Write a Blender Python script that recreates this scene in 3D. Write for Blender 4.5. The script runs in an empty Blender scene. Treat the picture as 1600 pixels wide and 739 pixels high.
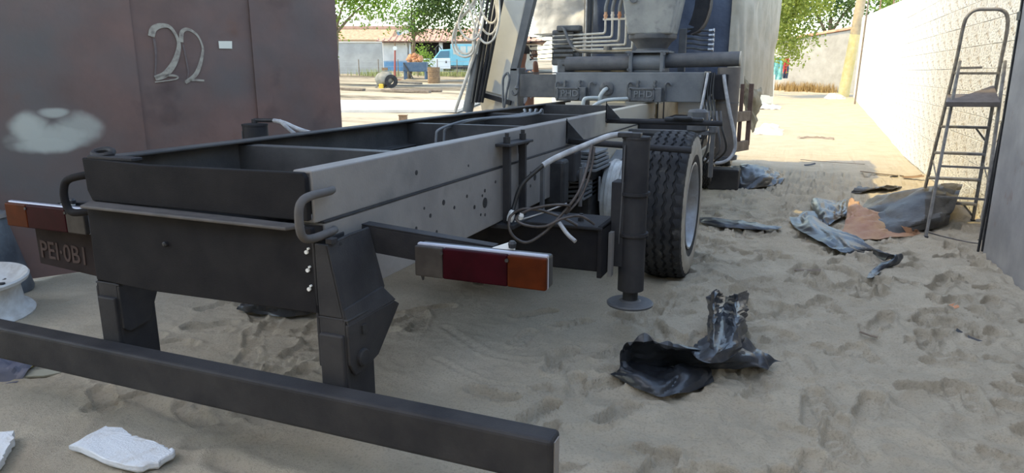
import bpy, bmesh, math, random
import numpy as np
from mathutils import Vector, Matrix, Euler
scn = bpy.context.scene
COL = scn.collection
R = math.radians
random.seed(7)
rng = np.random.default_rng(11)

# ------------------------------------------------------------------ camera, sky, sun, exposure
cd = bpy.data.cameras.new('camera'); cam = bpy.data.objects.new('camera', cd); COL.objects.link(cam)
cd.sensor_width = 36.0; cd.lens = 1085.0 / 1600 * 36.0; cd.clip_end = 400; cd.clip_start = .05
cam.location = (0, 0, 1.42); cam.rotation_euler = (R(90 - 13.27), 0, R(22.2))
scn.camera = cam
SUN = Vector((1.0, .56, -2.0)).normalized()          # direction the sunlight travels
w = bpy.data.worlds.new('sky'); scn.world = w; w.use_nodes = True
nt = w.node_tree; nt.nodes.clear()
sky = nt.nodes.new('ShaderNodeTexSky'); sky.sky_type = 'NISHITA'; sky.sun_disc = False
sky.sun_elevation = math.asin(-SUN.z); sky.sun_rotation = math.atan2(-SUN.x, -SUN.y)
sky.dust_density = 0.8; sky.air_density = 1.0
bgn = nt.nodes.new('ShaderNodeBackground'); bgn.inputs['Strength'].default_value = 0.46
wo = nt.nodes.new('ShaderNodeOutputWorld')
tint = nt.nodes.new('ShaderNodeMix'); tint.data_type = 'RGBA'; tint.blend_type = 'MULTIPLY'; tint.inputs['Factor'].default_value = 1; tint.inputs['B'].default_value = (1, .92, .78, 1)
nt.links.new(sky.outputs[0], tint.inputs['A']); nt.links.new(tint.outputs['Result'], bgn.inputs[0]); nt.links.new(bgn.outputs[0], wo.inputs[0])
sl = bpy.data.lights.new('sun', 'SUN'); sl.energy = 2.5; sl.angle = R(.6); sl.color = (1, .77, .30)
so = bpy.data.objects.new('sun', sl); COL.objects.link(so); so.rotation_euler = SUN.to_track_quat('-Z', 'Y').to_euler()
so.location = (-10, -5, 20)
vs = scn.view_settings; vs.view_transform = 'Standard'; vs.look = 'None'; vs.gamma = 1; vs.exposure = 0.78; vs.use_curve_mapping = False

# ------------------------------------------------------------------ materials
def mat(name, col, rough=.6, metal=0.0, var=None, vs_=6.0, bump=0.0, bs=30.0, spec=.5, det=5, thr=(.35, .65), coord='Object', sheen=0):
    m = bpy.data.materials.new(name); m.use_nodes = True
    n = m.node_tree; b = n.nodes['Principled BSDF']
    b.inputs['Roughness'].default_value = rough; b.inputs['Metallic'].default_value = metal
    b.inputs['Specular IOR Level'].default_value = spec
    b.inputs['Base Color'].default_value = (*col, 1)
    tc = n.nodes.new('ShaderNodeTexCoord')
    if var is not None:
        t = n.nodes.new('ShaderNodeTexNoise'); t.inputs['Scale'].default_value = vs_; t.inputs['Detail'].default_value = det
        t.inputs['Roughness'].default_value = .6
        n.links.new(tc.outputs[coord], t.inputs['Vector'])
        r = n.nodes.new('ShaderNodeValToRGB'); r.color_ramp.elements[0].position = thr[0]; r.color_ramp.elements[1].position = thr[1]
        r.color_ramp.elements[0].color = (*col, 1); r.color_ramp.elements[1].color = (*var, 1)
        n.links.new(t.outputs[0], r.inputs[0]); n.links.new(r.outputs[0], b.inputs['Base Color'])
        m['ramp'] = r.name
    if bump:
        t2 = n.nodes.new('ShaderNodeTexNoise'); t2.inputs['Scale'].default_value = bs; t2.inputs['Detail'].default_value = 6
        n.links.new(tc.outputs[coord], t2.inputs['Vector'])
        bp = n.nodes.new('ShaderNodeBump'); bp.inputs['Strength'].default_value = bump; bp.inputs['Distance'].default_value = .02
        n.links.new(t2.outputs[0], bp.inputs['Height']); n.links.new(bp.outputs[0], b.inputs['Normal'])
    return m

def mixin(m, col, scale, lo, hi, axis=None, a0=0, a1=1, det=4):
    """lay a second colour over a material: noise patches, or a ramp along one object axis broken up by noise"""
    n = m.node_tree; b = n.nodes['Principled BSDF']; src = b.inputs['Base Color'].links[0].from_socket if b.inputs['Base Color'].links else None
    tc = n.nodes.new('ShaderNodeTexCoord')
    t = n.nodes.new('ShaderNodeTexNoise'); t.inputs['Scale'].default_value = scale; t.inputs['Detail'].default_value = det
    n.links.new(tc.outputs['Object'], t.inputs['Vector'])
    fac = t.outputs[0]
    if axis is not None:
        s = n.nodes.new('ShaderNodeSeparateXYZ'); n.links.new(tc.outputs['Object'], s.inputs[0])
        mr = n.nodes.new('ShaderNodeMapRange'); mr.inputs['From Min'].default_value = a0; mr.inputs['From Max'].default_value = a1
        n.links.new(s.outputs[axis], mr.inputs['Value'])
        ad = n.nodes.new('ShaderNodeMath'); ad.operation = 'MULTIPLY_ADD'; ad.inputs[1].default_value = .35
        n.links.new(t.outputs[0], ad.inputs[0]); n.links.new(mr.outputs[0], ad.inputs[2]); fac = ad.outputs[0]
    mr2 = n.nodes.new('ShaderNodeMapRange'); mr2.inputs['From Min'].default_value = lo; mr2.inputs['From Max'].default_value = hi
    n.links.new(fac, mr2.inputs['Value'])
    mx = n.nodes.new('ShaderNodeMix'); mx.data_type = 'RGBA'
    n.links.new(mr2.outputs[0], mx.inputs['Factor'])
    if src: n.links.new(src, mx.inputs['A'])
    else: mx.inputs['A'].default_value = b.inputs['Base Color'].default_value
    mx.inputs['B'].default_value = (*col, 1)
    n.links.new(mx.outputs['Result'], b.inputs['Base Color'])
    return m

K = {}
K['sand'] = mat('sand', (.44, .382, .292), .95, 0, (.54, .47, .36), 3.0, .5, 240, .05, thr=(.3, .7))
mixin(K['sand'], (.33, .285, .22), 90, .5, .85)
def yard_soil(m):
    n = m.node_tree; b = n.nodes['Principled BSDF']; src = b.inputs['Base Color'].links[0].from_socket; tc = n.nodes.new('ShaderNodeTexCoord')
    mp = n.nodes.new('ShaderNodeMapping'); mp.inputs['Rotation'].default_value = (0, 0, R(-22)); mp.inputs['Scale'].default_value = (.10, .45, 1); n.links.new(tc.outputs['Object'], mp.inputs[0])
    t = n.nodes.new('ShaderNodeTexNoise'); t.inputs['Scale'].default_value = 1.0; t.inputs['Detail'].default_value = 9; t.inputs['Roughness'].default_value = .75; n.links.new(mp.outputs[0], t.inputs['Vector'])
    s_ = n.nodes.new('ShaderNodeSeparateXYZ'); n.links.new(tc.outputs['Object'], s_.inputs[0])
    mr = n.nodes.new('ShaderNodeMapRange'); mr.inputs['From Min'].default_value = -8; mr.inputs['From Max'].default_value = -12; n.links.new(s_.outputs[0], mr.inputs['Value'])
    m2 = n.nodes.new('ShaderNodeMapRange'); m2.inputs['From Min'].default_value = .44; m2.inputs['From Max'].default_value = .56; n.links.new(t.outputs[0], m2.inputs['Value'])
    mm = n.nodes.new('ShaderNodeMath'); mm.operation = 'MULTIPLY'; n.links.new(mr.outputs[0], mm.inputs[0]); n.links.new(m2.outputs[0], mm.inputs[1])
    mx = n.nodes.new('ShaderNodeMix'); mx.data_type = 'RGBA'; n.links.new(mm.outputs[0], mx.inputs['Factor']); n.links.new(src, mx.inputs['A']); mx.inputs['B'].default_value = (.15, .13, .10, 1)
    n.links.new(mx.outputs['Result'], b.inputs['Base Color'])
yard_soil(K['sand'])
def grain(m):
    n = m.node_tree; b = n.nodes['Principled BSDF']; old = b.inputs['Normal'].links[0].from_node; tc = n.nodes.new('ShaderNodeTexCoord')
    t = n.nodes.new('ShaderNodeTexNoise'); t.inputs['Scale'].default_value = 38; t.inputs['Detail'].default_value = 8; t.inputs['Roughness'].default_value = .72; n.links.new(tc.outputs['Object'], t.inputs['Vector'])
    bp = n.nodes.new('ShaderNodeBump'); bp.inputs['Strength'].default_value = .55; bp.inputs['Distance'].default_value = .03; n.links.new(t.outputs[0], bp.inputs['Height'])
    n.links.new(bp.outputs[0], old.inputs['Normal'])
grain(K['sand'])
K['primer'] = mat('dark_primer', (.026, .026, .029), .62, 0, (.048, .046, .047), 5, .12, 160, .16)
K['primer_shaded'] = mat('shaded_primer', (.016, .0155, .0175), .75, 0, (.024, .023, .024), 7, .15, 200, .08)  # same primer darkened, the shade on the rear put into its colour
K['primer_lit'] = mat('lit_primer', (.05, .049, .05), .55, 0, (.085, .082, .08), 5, .08, 120, .2)  # primer lightened, the light on the frame's top edges put into its colour
K['rail'] = mat('dusty_rail_paint', (.20, .186, .177), .55, 0, (.27, .25, .23), 3.0, .05, 120, .25)
mixin(K['rail'], (.12, .115, .115), 6, .58, .85)
mixin(K['rail'], (.50, .45, .36), 4.0, .75, 1.05, 1, 3.6, 5.7)
K['crane'] = mat('dusty_crane_grey', (.125, .133, .142), .55, 0, (.20, .205, .205), 4, .08, 90, .4)
K['crane_dark'] = mat('dark_crane_grey', (.075, .077, .082), .55, 0, (.13, .127, .125), 6, .1, 90, .4)
K['castiron'] = mat('cast_iron', (.07, .075, .08), .6, 0, (.14, .14, .14), 12, .25, 120)
K['rubber'] = mat('tyre_rubber', (.022, .023, .026), .8, 0, (.045, .043, .042), 9, .2, 150, .3)
mixin(K['rubber'], (.17, .155, .13), 14, .62, .85)
K['sidewall'] = mat('dusty_sidewall', (.33, .295, .24), .9, 0, (.46, .41, .33), 9, .1, 80, .2)
K['black'] = mat('black_metal', (.018, .018, .02), .5, 0, (.04, .04, .042), 15, 0, spec=.4)
K['hose_black'] = mat('black_hose', (.02, .02, .02), .45)
K['hose_grey'] = mat('grey_hose', (.30, .30, .31), .5, 0, (.5, .5, .5), 20)
K['hose_pale'] = mat('pale_dusty_hose', (.55, .50, .42), .7, 0, (.75, .70, .6), 12)
K['cable'] = mat('brown_cable', (.045, .035, .03), .4, 0, (.12, .10, .09), 14)
K['steel'] = mat('bare_steel', (.50, .51, .53), .35, .8)
K['tape'] = mat('pale_tape', (.75, .75, .72), .6)
K['drumwhite'] = mat('white_drum', (.55, .57, .56), .7, 0, (.35, .34, .32), 8)
K['rimgrey'] = mat('rim_grey', (.36, .37, .39), .45, .3, (.26, .25, .24), 9)
K['rimwhite'] = mat('rim_white', (.62, .62, .60), .55, 0, (.38, .34, .3), 10, thr=(.45, .8))
K['gate'] = mat('steel_gate_sheet', (.155, .104, .090), .55, 0, (.225, .138, .115), 1.7, .30, 6.0, .25, det=6)
mixin(K['gate'], (.148, .130, .122), 1.1, .46, .68)
mixin(K['gate'], (.070, .050, .048), 2.6, .60, .85)
mixin(K['gate'], (.20, .115, .085), 3.3, .66, .8)
K['gate_side'] = mat('steel_gate_side', (.22, .21, .21), .6, 0, (.32, .30, .29), 3, .1, 8)
mixin(K['gate_side'], (.20, .13, .10), 7, .62, .8)
K['chalk'] = mat('chalk', (.42, .38, .31), .9, 0, (.20, .165, .145), 22, thr=(.45, .72))
K['chalk_faint'] = mat('chalk_faint', (.19, .15, .135), .9, 0, (.15, .115, .11), 22)
K['paper'] = mat('paper', (.85, .82, .70), .8)
K['lens_red'] = mat('lens_red', (.032, .002, .006), .45, 0, (.018, .0015, .004), 10, spec=.06)
K['lens_amber'] = mat('lens_amber', (.085, .018, .005), .4, 0, (.05, .011, .004), 10, spec=.06)
K['lens_clear'] = mat('lens_clear', (.065, .058, .053), .4, 0, (.04, .036, .034), 12, spec=.1)
K['chrome'] = mat('lamp_trim', (.40, .41, .48), .35, .3)
K['handle'] = mat('handle_paint', (.085, .080, .078), .6, 0, (.12, .11, .105), 14, spec=.2)
K['whitepaint'] = mat('plate_letters', (.085, .062, .056), .8, spec=.05)
K['plate'] = mat('plate_body', (.024, .018, .018), .8, 0, (.034, .026, .025), 12, spec=.08)
K['plastic'] = mat('black_plastic', (.014, .016, .020), .36, 0, (.034, .038, .046), 5, .10, 50, .6)
mixin(K['plastic'], (.13, .12, .11), 9, .64, .85)
K['tarpgrey'] = mat('grey_tarpaulin', (.042, .041, .040), .5, 0, (.085, .080, .075), 5, .15, 40, .35)
K['tarpgrey2'] = mat('silver_grey_cover', (.42, .41, .40), .45, 0, (.55, .53, .50), 5, .25, 25, .5)
K['tarpblue'] = mat('navy_cover', (.045, .062, .105), .45, 0, (.07, .09, .14), 5, .2, 30, .5)
K['tarpcream'] = mat('cream_cover', (.40, .36, .28), .75, 0, (.52, .47, .38), 3, .2, 15, .2)
K['leather'] = mat('brown_sheet', (.30, .145, .085), .7, 0, (.40, .24, .13), 5, .2, 30)
mixin(K['leather'], (.42, .30, .13), 3, .58, .8)
K['alu'] = mat('ladder_alu', (.13, .12, .115), .5, .2, (.24, .23, .215), 18)
K['alu_dark'] = mat('ladder_tread', (.085, .07, .062), .6, 0, (.14, .115, .105), 14)
K['foam'] = mat('polystyrene', (.72, .74, .76), .9, 0, (.55, .52, .48), 14, .3, 120, .2, thr=(.55, .85))
K['whitewall'] = mat('whitewash', (.78, .77, .74), .9, 0, (.66, .64, .60), 3, 1.0, 34, .1)
mixin(K['whitewall'], (.22, .20, .18), 24, .60, .645, det=7)
mixin(K['whitewall'], (.45, .36, .26), 7, .62, .74, det=7)
K['farwall'] = mat('weathered_render', (.48, .46, .43), .9, 0, (.36, .34, .31), 2, .3, 20, .1)
mixin(K['farwall'], (.42, .25, .12), 3, .42, .2, 2, 0.0, 2.6)
K['greywall'] = mat('grey_render', (.42, .42, .41), .9, 0, (.34, .34, .33), 1.5, .3, 10, .1)
K['tile'] = mat('clay_tile', (.42, .20, .12), .85, 0, (.58, .34, .22), 5)
K['rooftile'] = mat('clay_roof', (.40, .22, .16), .85, 0, (.52, .33, .25), 2, .3, 8)
K['housewhite'] = mat('house_white', (.62, .60, .56), .85, 0, (.52, .5, .46), 2)
K['houseblue'] = mat('house_blue', (.12, .26, .42), .8, 0, (.16, .32, .48), 3)
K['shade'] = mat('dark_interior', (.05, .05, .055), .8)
K['carblue'] = mat('car_blue', (.16, .42, .55), .35, 0, (.20, .48, .60), 3)
K['carwhite'] = mat('car_white', (.68, .72, .76), .35)
K['glass'] = mat('car_glass', (.10, .20, .28), .1)
K['troughblue'] = mat('trough_blue', (.05, .10, .19), .5, 0, (.09, .14, .22), 5)
K['clay'] = mat('red_clay', (.55, .24, .12), .8, 0, (.68, .40, .24), 6, .3, 20)
K['rust'] = mat('rust', (.16, .10, .06), .8, 0, (.28, .18, .10), 6, .2, 30)
K['red'] = mat('red_paint', (.38, .07, .06), .5, 0, (.28, .08, .06), 8)
K['mixer'] = mat('mixer_grey', (.16, .16, .14), .7, 0, (.26, .25, .22), 6)
K['yellow'] = mat('yellow_paint', (.60, .42, .04), .5)
K['wood'] = mat('old_wood', (.16, .12, .09), .8, 0, (.26, .21, .16), 8, .3, 40)
K['brownframe'] = mat('brown_frame', (.10, .055, .04), .7, 0, (.18, .11, .08), 8)
K['concrete'] = mat('pale_concrete', (.62, .60, .56), .9, 0, (.5, .48, .44), 2, .2, 20)
K['pole'] = mat('pole_yellow', (.66, .52, .20), .7, 0, (.72, .60, .32), 5)
K['polewood'] = mat('pole_wood', (.50, .40, .26), .8, 0, (.40, .31, .2), 8)
K['panelwhite'] = mat('enamel_white', (.52, .55, .52), .5, 0, (.46, .48, .46), 4)
K['leaf'] = mat('leaf', (.09, .19, .035), .6, 0, (.22, .33, .06), 1.2, spec=.3)
K['leaf_dark'] = mat('leaf_dark', (.035, .075, .028), .6, 0, (.10, .15, .04), 1.5, spec=.3)
K['leaf_dry'] = mat('leaf_pale', (.20, .22, .05), .7, 0, (.32, .34, .10), 1.3, spec=.2)
for k in ('leaf', 'leaf_dark', 'leaf_dry'):
    n_ = K[k].node_tree; b_ = n_.nodes['Principled BSDF']; tr = n_.nodes.new('ShaderNodeBsdfTranslucent'); tr.inputs[0].default_value = (.30, .42, .06, 1)
    if k == 'leaf_dark': tr.inputs[0].default_value = (.12, .2, .04, 1)
    mx = n_.nodes.new('ShaderNodeMixShader'); mx.inputs[0].default_value = .4
    n_.links.new(b_.outputs[0], mx.inputs[1]); n_.links.new(tr.outputs[0], mx.inputs[2]); n_.links.new(mx.outputs[0], n_.nodes['Material Output'].inputs[0])
K['bark'] = mat('bark', (.14, .11, .08), .9, 0, (.24, .2, .15), 6, .4, 20)
K['dryweed'] = mat('dry_weed', (.36, .22, .08), .9, 0, (.5, .36, .16), 6)
K['grass'] = mat('dry_grass', (.25, .30, .10), .9, 0, (.42, .42, .20), 6)
K['skin'] = mat('skin', (.32, .15, .09), .55)
K['shirt'] = mat('shirt', (.05, .07, .12), .8, 0, (.55, .55, .58), 9, thr=(.55, .58))
K['jeans'] = mat('jeans', (.05, .06, .09), .85)
K['hair'] = mat('hair', (.02, .015, .012), .7)
K['teal'] = mat('teal_cloth', (.12, .40, .42), .8, 0, (.30, .60, .60), 7)
K['redcloth'] = mat('red_cloth', (.50, .04, .05), .8)
K['clothdark'] = mat('dark_cloth', (.05, .07, .12), .8)
K['potgrey'] = mat('pot_grey', (.06, .068, .082), .45, .2, (.16, .18, .2), 5)
K['roofsheet'] = mat('shade_roof_sheet', (.6, .6, .6), .8)
K['inner'] = mat('shade_wall_paint', (.30, .28, .27), .85, 0, (.36, .34, .32), 2)
K['yellowrag'] = mat('yellow_wrap', (.50, .46, .06), .7)
K['blueplastic'] = mat('blue_grey_wrap', (.07, .08, .13), .6, 0, (.16, .16, .2), 9)
K['kraft'] = mat('pale_scrap', (.32, .31, .24), .8)
K['palebuild'] = mat('pale_building', (.70, .66, .60), .85)

# ------------------------------------------------------------------ mesh helpers
def V(*a): return Vector(a)
class MB:
    """collects boxes, tubes, lathes ... and links them as one mesh object"""
    def __init__(s): s.v = []; s.f = []
    def add(s, vs, fs):
        o = len(s.v); s.v += [tuple(p) for p in vs]; s.f += [tuple(i + o for i in q) for q in fs]; return s
    def box(s, x0, x1, y0, y1, z0, z1, M=None):
        vs = [V(x, y, z) for x in (x0, x1) for y in (y0, y1) for z in (z0, z1)]
        if M is not None: vs = [M @ p for p in vs]
        return s.add(vs, [(0, 1, 3, 2), (4, 6, 7, 5), (0, 4, 5, 1), (2, 3, 7, 6), (0, 2, 6, 4), (1, 5, 7, 3)])
    def bar(s, p, q, wd, ht, up=(0, 0, 1)):
        p = Vector(p); q = Vector(q); d = (q - p); L = d.length; d.normalize(); u = Vector(up)
        sd = d.cross(u)
        if sd.length < 1e-4: sd = d.cross(V(1, 0, 0))
        sd.normalize(); u = sd.cross(d).normalized()
        vs = [p + d * (L * a) + sd * (wd * b) + u * (ht * c) for a in (0, 1) for b in (-.5, .5) for c in (-.5, .5)]
        return s.add(vs, [(0, 1, 3, 2), (4, 6, 7, 5), (0, 4, 5, 1), (2, 3, 7, 6), (0, 2, 6, 4), (1, 5, 7, 3)])
    def cyl(s, p, q, r0, r1=None, n=16, caps=True):
        r1 = r0 if r1 is None else r1; p = Vector(p); q = Vector(q); d = (q - p).normalized()
        a = d.orthogonal().normalized(); b = d.cross(a)
        vs = []; fs = []
        for c, r in ((p, r0), (q, r1)):
            for i in range(n):
                t = 2 * math.pi * i / n; vs.append(c + a * (r * math.cos(t)) + b * (r * math.sin(t)))
        for i in range(n): fs.append((i, (i + 1) % n, n + (i + 1) % n, n + i))
        if caps: fs += [tuple(range(n))[::-1], tuple(range(n, 2 * n))]
        return s.add(vs, fs)
    def tube(s, pts, r, n=8, closed=False):
        pts = [Vector(p) for p in pts]; m = len(pts); vs = []; fs = []
        rr = r if isinstance(r, (list, tuple)) else [r] * m
        prev = None
        for i, p in enumerate(pts):
            if closed: d = pts[(i + 1) % m] - pts[i - 1]
            else: d = pts[min(i + 1, m - 1)] - pts[max(i - 1, 0)]
            d.normalize()
            a = d.orthogonal().normalized() if prev is None else (prev - d * prev.dot(d)).normalized()
            prev = a; b = d.cross(a)
            for k in range(n):
                t = 2 * math.pi * k / n; vs.append(p + a * (rr[i] * math.cos(t)) + b * (rr[i] * math.sin(t)))
        for i in range(m if closed else m - 1):
            j = (i + 1) % m
            for k in range(n): fs.append((i * n + k, i * n + (k + 1) % n, j * n + (k + 1) % n, j * n + k))
        if not closed: fs += [tuple(range(n))[::-1], tuple(range((m - 1) * n, m * n))]
        return s.add(vs, fs)
    def lathe(s, prof, c, ax, n=32, closed=False, caps=True):
        """prof: (distance along axis, radius)"""
        c = Vector(c); d = Vector(ax).normalized(); a = d.orthogonal().normalized(); b = d.cross(a); m = len(prof)
        vs = []; fs = []
        for (h, r) in prof:
            for i in range(n):
                t = 2 * math.pi * i / n; vs.append(c + d * h + a * (r * math.cos(t)) + b * (r * math.sin(t)))
        for j in range(m if closed else m - 1):
            k = (j + 1) % m
            for i in range(n): fs.append((j * n + i, j * n + (i + 1) % n, k * n + (i + 1) % n, k * n + i))
        if not closed and caps:
            if prof[0][1] > 1e-5: fs.append(tuple(range(n))[::-1])
            if prof[-1][1] > 1e-5: fs.append(tuple(range((m - 1) * n, m * n)))
        return s.add(vs, fs)
    def prism(s, poly, off):
        o = Vector(off); n = len(poly); p = [Vector(q) for q in poly]
        vs = p + [q + o for q in p]
        fs = [tuple(range(n))[::-1], tuple(range(n, 2 * n))] + [(i, (i + 1) % n, n + (i + 1) % n, n + i) for i in range(n)]
        return s.add(vs, fs)
    def build(s, name, m, par=None, bevel=0, smooth=False, seg=2, auto=None):
        me = bpy.data.meshes.new(name); me.from_pydata(s.v, [], s.f)
        bm = bmesh.new(); bm.from_mesh(me); bmesh.ops.recalc_face_normals(bm, faces=bm.faces)
        if bevel:
            es = [e for e in bm.edges if len(e.link_faces) == 2 and e.calc_face_angle(0) > .6]
            bmesh.ops.bevel(bm, geom=es, offset=bevel, segments=seg, affect='EDGES', profile=.5, clamp_overlap=True)
        bm.to_mesh(me); bm.free()
        if smooth:
            me.polygons.foreach_set('use_smooth', [True] * len(me.polygons))
            if auto is None: auto = 40
            me.set_sharp_from_angle(angle=R(auto))
        return link(name, me, m, par)
def link(name, me, m, par=None):
    o = bpy.data.objects.new(name, me); COL.objects.link(o)
    ms = m if isinstance(m, (list, tuple)) else [m]
    for q in ms: me.materials.append(K[q] if isinstance(q, str) else q)
    if par is not None:
        o.parent = par
        if par.type == 'EMPTY': o.matrix_parent_inverse = Matrix.Translation(-Vector(par.location))
        elif par.get('_base'): o.matrix_parent_inverse = Matrix.Translation(-Vector(par.location))
    return o
def empty(name, loc, label, cat, group=None):
    o = bpy.data.objects.new(name, None); COL.objects.link(o); o.location = loc; o.empty_display_size = .2
    tag(o, label, cat, group); return o
def tag(o, label=None, cat=None, group=None, kind=None):
    if label: o['label'] = label
    if cat: o['category'] = cat
    if group: o['group'] = group
    if kind: o['kind'] = kind
    return o
def rebase(o):
    """move a mesh object's origin to the middle of its base"""
    me = o.data; co = np.empty(len(me.vertices) * 3); me.vertices.foreach_get('co', co); co = co.reshape(-1, 3)
    b = Vector(((co[:, 0].min() + co[:, 0].max()) / 2, (co[:, 1].min() + co[:, 1].max()) / 2, co[:, 2].min()))
    me.transform(Matrix.Translation(-b)); o.location = b; o['_base'] = 1; return o
def struct(o): o['kind'] = 'structure'; return o
def arc(c, r, a0, a1, n, u, v):
    c = Vector(c); u = Vector(u); v = Vector(v)
    return [c + u * (r * math.cos(a0 + (a1 - a0) * i / n)) + v * (r * math.sin(a0 + (a1 - a0) * i / n)) for i in range(n + 1)]
def spline(pts, k=6, closed=False):
    P = [Vector(p) for p in pts]; m = len(P); out = []
    for i in range(m if closed else m - 1):
        if closed: p0, p1, p2, p3 = P[i - 1], P[i], P[(i + 1) % m], P[(i + 2) % m]
        else: p0, p1, p2, p3 = P[max(i - 1, 0)], P[i], P[i + 1], P[min(i + 2, m - 1)]
        for j in range(k):
            t = j / k
            out.append(.5 * ((2 * p1) + (p2 - p0) * t + (2 * p0 - 5 * p1 + 4 * p2 - p3) * t * t + (3 * p1 - p0 - 3 * p2 + p3) * t ** 3))
    if not closed: out.append(P[-1])
    return out
# value noise on numpy arrays
_perm = rng.random((256, 256))
def vnoise(x, y, sd=0):
    x = x + sd * 17.3; y = y + sd * 9.1
    xi = np.floor(x).astype(int); yi = np.floor(y).astype(int); fx = x - xi; fy = y - yi
    fx = fx * fx * (3 - 2 * fx); fy = fy * fy * (3 - 2 * fy)
    a = _perm[xi % 256, yi % 256]; b = _perm[(xi + 1) % 256, yi % 256]; c = _perm[xi % 256, (yi + 1) % 256]; d = _perm[(xi + 1) % 256, (yi + 1) % 256]
    return (a * (1 - fx) + b * fx) * (1 - fy) + (c * (1 - fx) + d * fx) * fy - .5
def sheet_mesh(grids, k=8, crump=.012, sc=9., thick=.003, sd=0, fold=1.0, ground=None):
    """grids: list of control nets (rows of xyz); every net becomes a Catmull-Rom patch crumpled by ridged noise"""
    mb = MB()
    for gi, G_ in enumerate(grids):
        A = np.array(G_, float)
        def up(A):
            m = len(A); out = []
            for i in range(m - 1):
                p0, p1, p2, p3 = A[max(i - 1, 0)], A[i], A[i + 1], A[min(i + 2, m - 1)]
                for j in range(k):
                    t = j / k
                    out.append(.5 * (2 * p1 + (p2 - p0) * t + (2 * p0 - 5 * p1 + 4 * p2 - p3) * t * t + (3 * p1 - p0 - 3 * p2 + p3) * t ** 3))
            out.append(A[-1]); return np.array(out)
        B = up(A); B = up(B.transpose(1, 0, 2)).transpose(1, 0, 2)
        du = np.gradient(B, axis=0); dv = np.gradient(B, axis=1); N = np.cross(du, dv); N /= np.linalg.norm(N, axis=2, keepdims=True) + 1e-9
        u = np.cumsum(np.linalg.norm(du, axis=2), axis=0); v = np.cumsum(np.linalg.norm(dv, axis=2), axis=1)
        s1 = sd + gi * 3; u = u * fold
        h = (.5 - np.abs(vnoise(u * sc, v * sc, s1)) * 2) + .5 * (.5 - np.abs(vnoise(u * sc * 2.3, v * sc * 2.3, s1 + 1)) * 2) + .8 * vnoise(u * sc * .5, v * sc * .5, s1 + 2) + .7 * (.5 - np.abs(vnoise(u * sc * .35 + v * sc * .9, v * sc * .25 - u * sc * .2, s1 + 6)) * 2) + .10 * (.5 - np.abs(vnoise(u * sc * 5, v * sc * 5, s1 + 4)) * 2)
        B = B + N * (h * crump)[..., None]
        B[..., 2] = np.maximum(B[..., 2], .006 if ground is None else ground)
        r_, c_ = B.shape[:2]
        T = thick
        vs = list(B.reshape(-1, 3)) + list((B - N * T).reshape(-1, 3)); o = r_ * c_
        fs = []
        for i in range(r_ - 1):
            for j in range(c_ - 1):
                a = i * c_ + j; fs.append((a, a + 1, a + c_ + 1, a + c_)); fs.append((o + a, o + a + c_, o + a + c_ + 1, o + a + 1))
        bd = [(i, 0) for i in range(r_)] + [(r_ - 1, j) for j in range(1, c_)] + [(i, c_ - 1) for i in range(r_ - 2, -1, -1)] + [(0, j) for j in range(c_ - 2, 0, -1)]
        for q in range(len(bd)):
            a = bd[q][0] * c_ + bd[q][1]; b = bd[(q + 1) % len(bd)][0] * c_ + bd[(q + 1) % len(bd)][1]
            fs.append((a, b, b + o, a + o))
        mb.add(vs, fs)
    return mb
def text_mesh(s, size, ext, name, m, M, par, bold=0.0, align='LEFT'):
    cu = bpy.data.curves.new(name, 'FONT'); cu.body = s; cu.size = size; cu.extrude = ext; cu.offset = bold; cu.align_x = align; cu.resolution_u = 3
    o = bpy.data.objects.new(name + '_tmp', cu); COL.objects.link(o)
    bpy.context.view_layer.update()
    me = bpy.data.meshes.new_from_object(o.evaluated_get(bpy.context.evaluated_depsgraph_get()))
    bpy.data.objects.remove(o); bpy.data.curves.remove(cu)
    me.transform(M); me.name = name; me.materials.clear()
    return link(name, me, m, par)
def gz(x, y): return .036 * max(0.0, math.hypot(x, y) - 13)
# ================================================================== the setting
# ---- sand ground: fine grid where the camera stands, coarse far away
def axis_pts(a, b, step, lo, hi, g=1.09):
    p = list(np.arange(a, b, step)); s = step; q = a; L = []
    while q > lo: s *= g; q -= s; L.append(q)
    s = step; q = p[-1]; Rr = []
    while q < hi: s *= g; q += s; Rr.append(q)
    return np.array(L[::-1] + p + Rr)
gx = axis_pts(-4.4, 1.9, .0112, -75, 45); gy = axis_pts(1.35, 7.6, .0112, -8, 90, 1.055)
X, Y = np.meshgrid(gx, gy)
D = np.hypot(X, Y)
fine = np.clip((16 - D) / 6, 0, 1)
Hh = .030 * vnoise(X * .9, Y * .9) + .022 * vnoise(X * 2.3, Y * 2.3, 1)
rid = .5 - np.abs(vnoise(X * 4.5, Y * 4.5, 2)) * 2
right = np.clip((X + 1.3) * 1.2, .25, 1)
Hh += fine * right * (.020 * rid + .026 * vnoise(X * 7, Y * 7, 3) + .018 * (.5 - np.abs(vnoise(X * 13, Y * 15, 4)) * 2) + .011 * vnoise(X * 30, Y * 30, 5))
Hh += fine * (.007 * vnoise(X * 11, Y * 11, 6) + .005 * vnoise(X * 26, Y * 26, 7))
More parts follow.
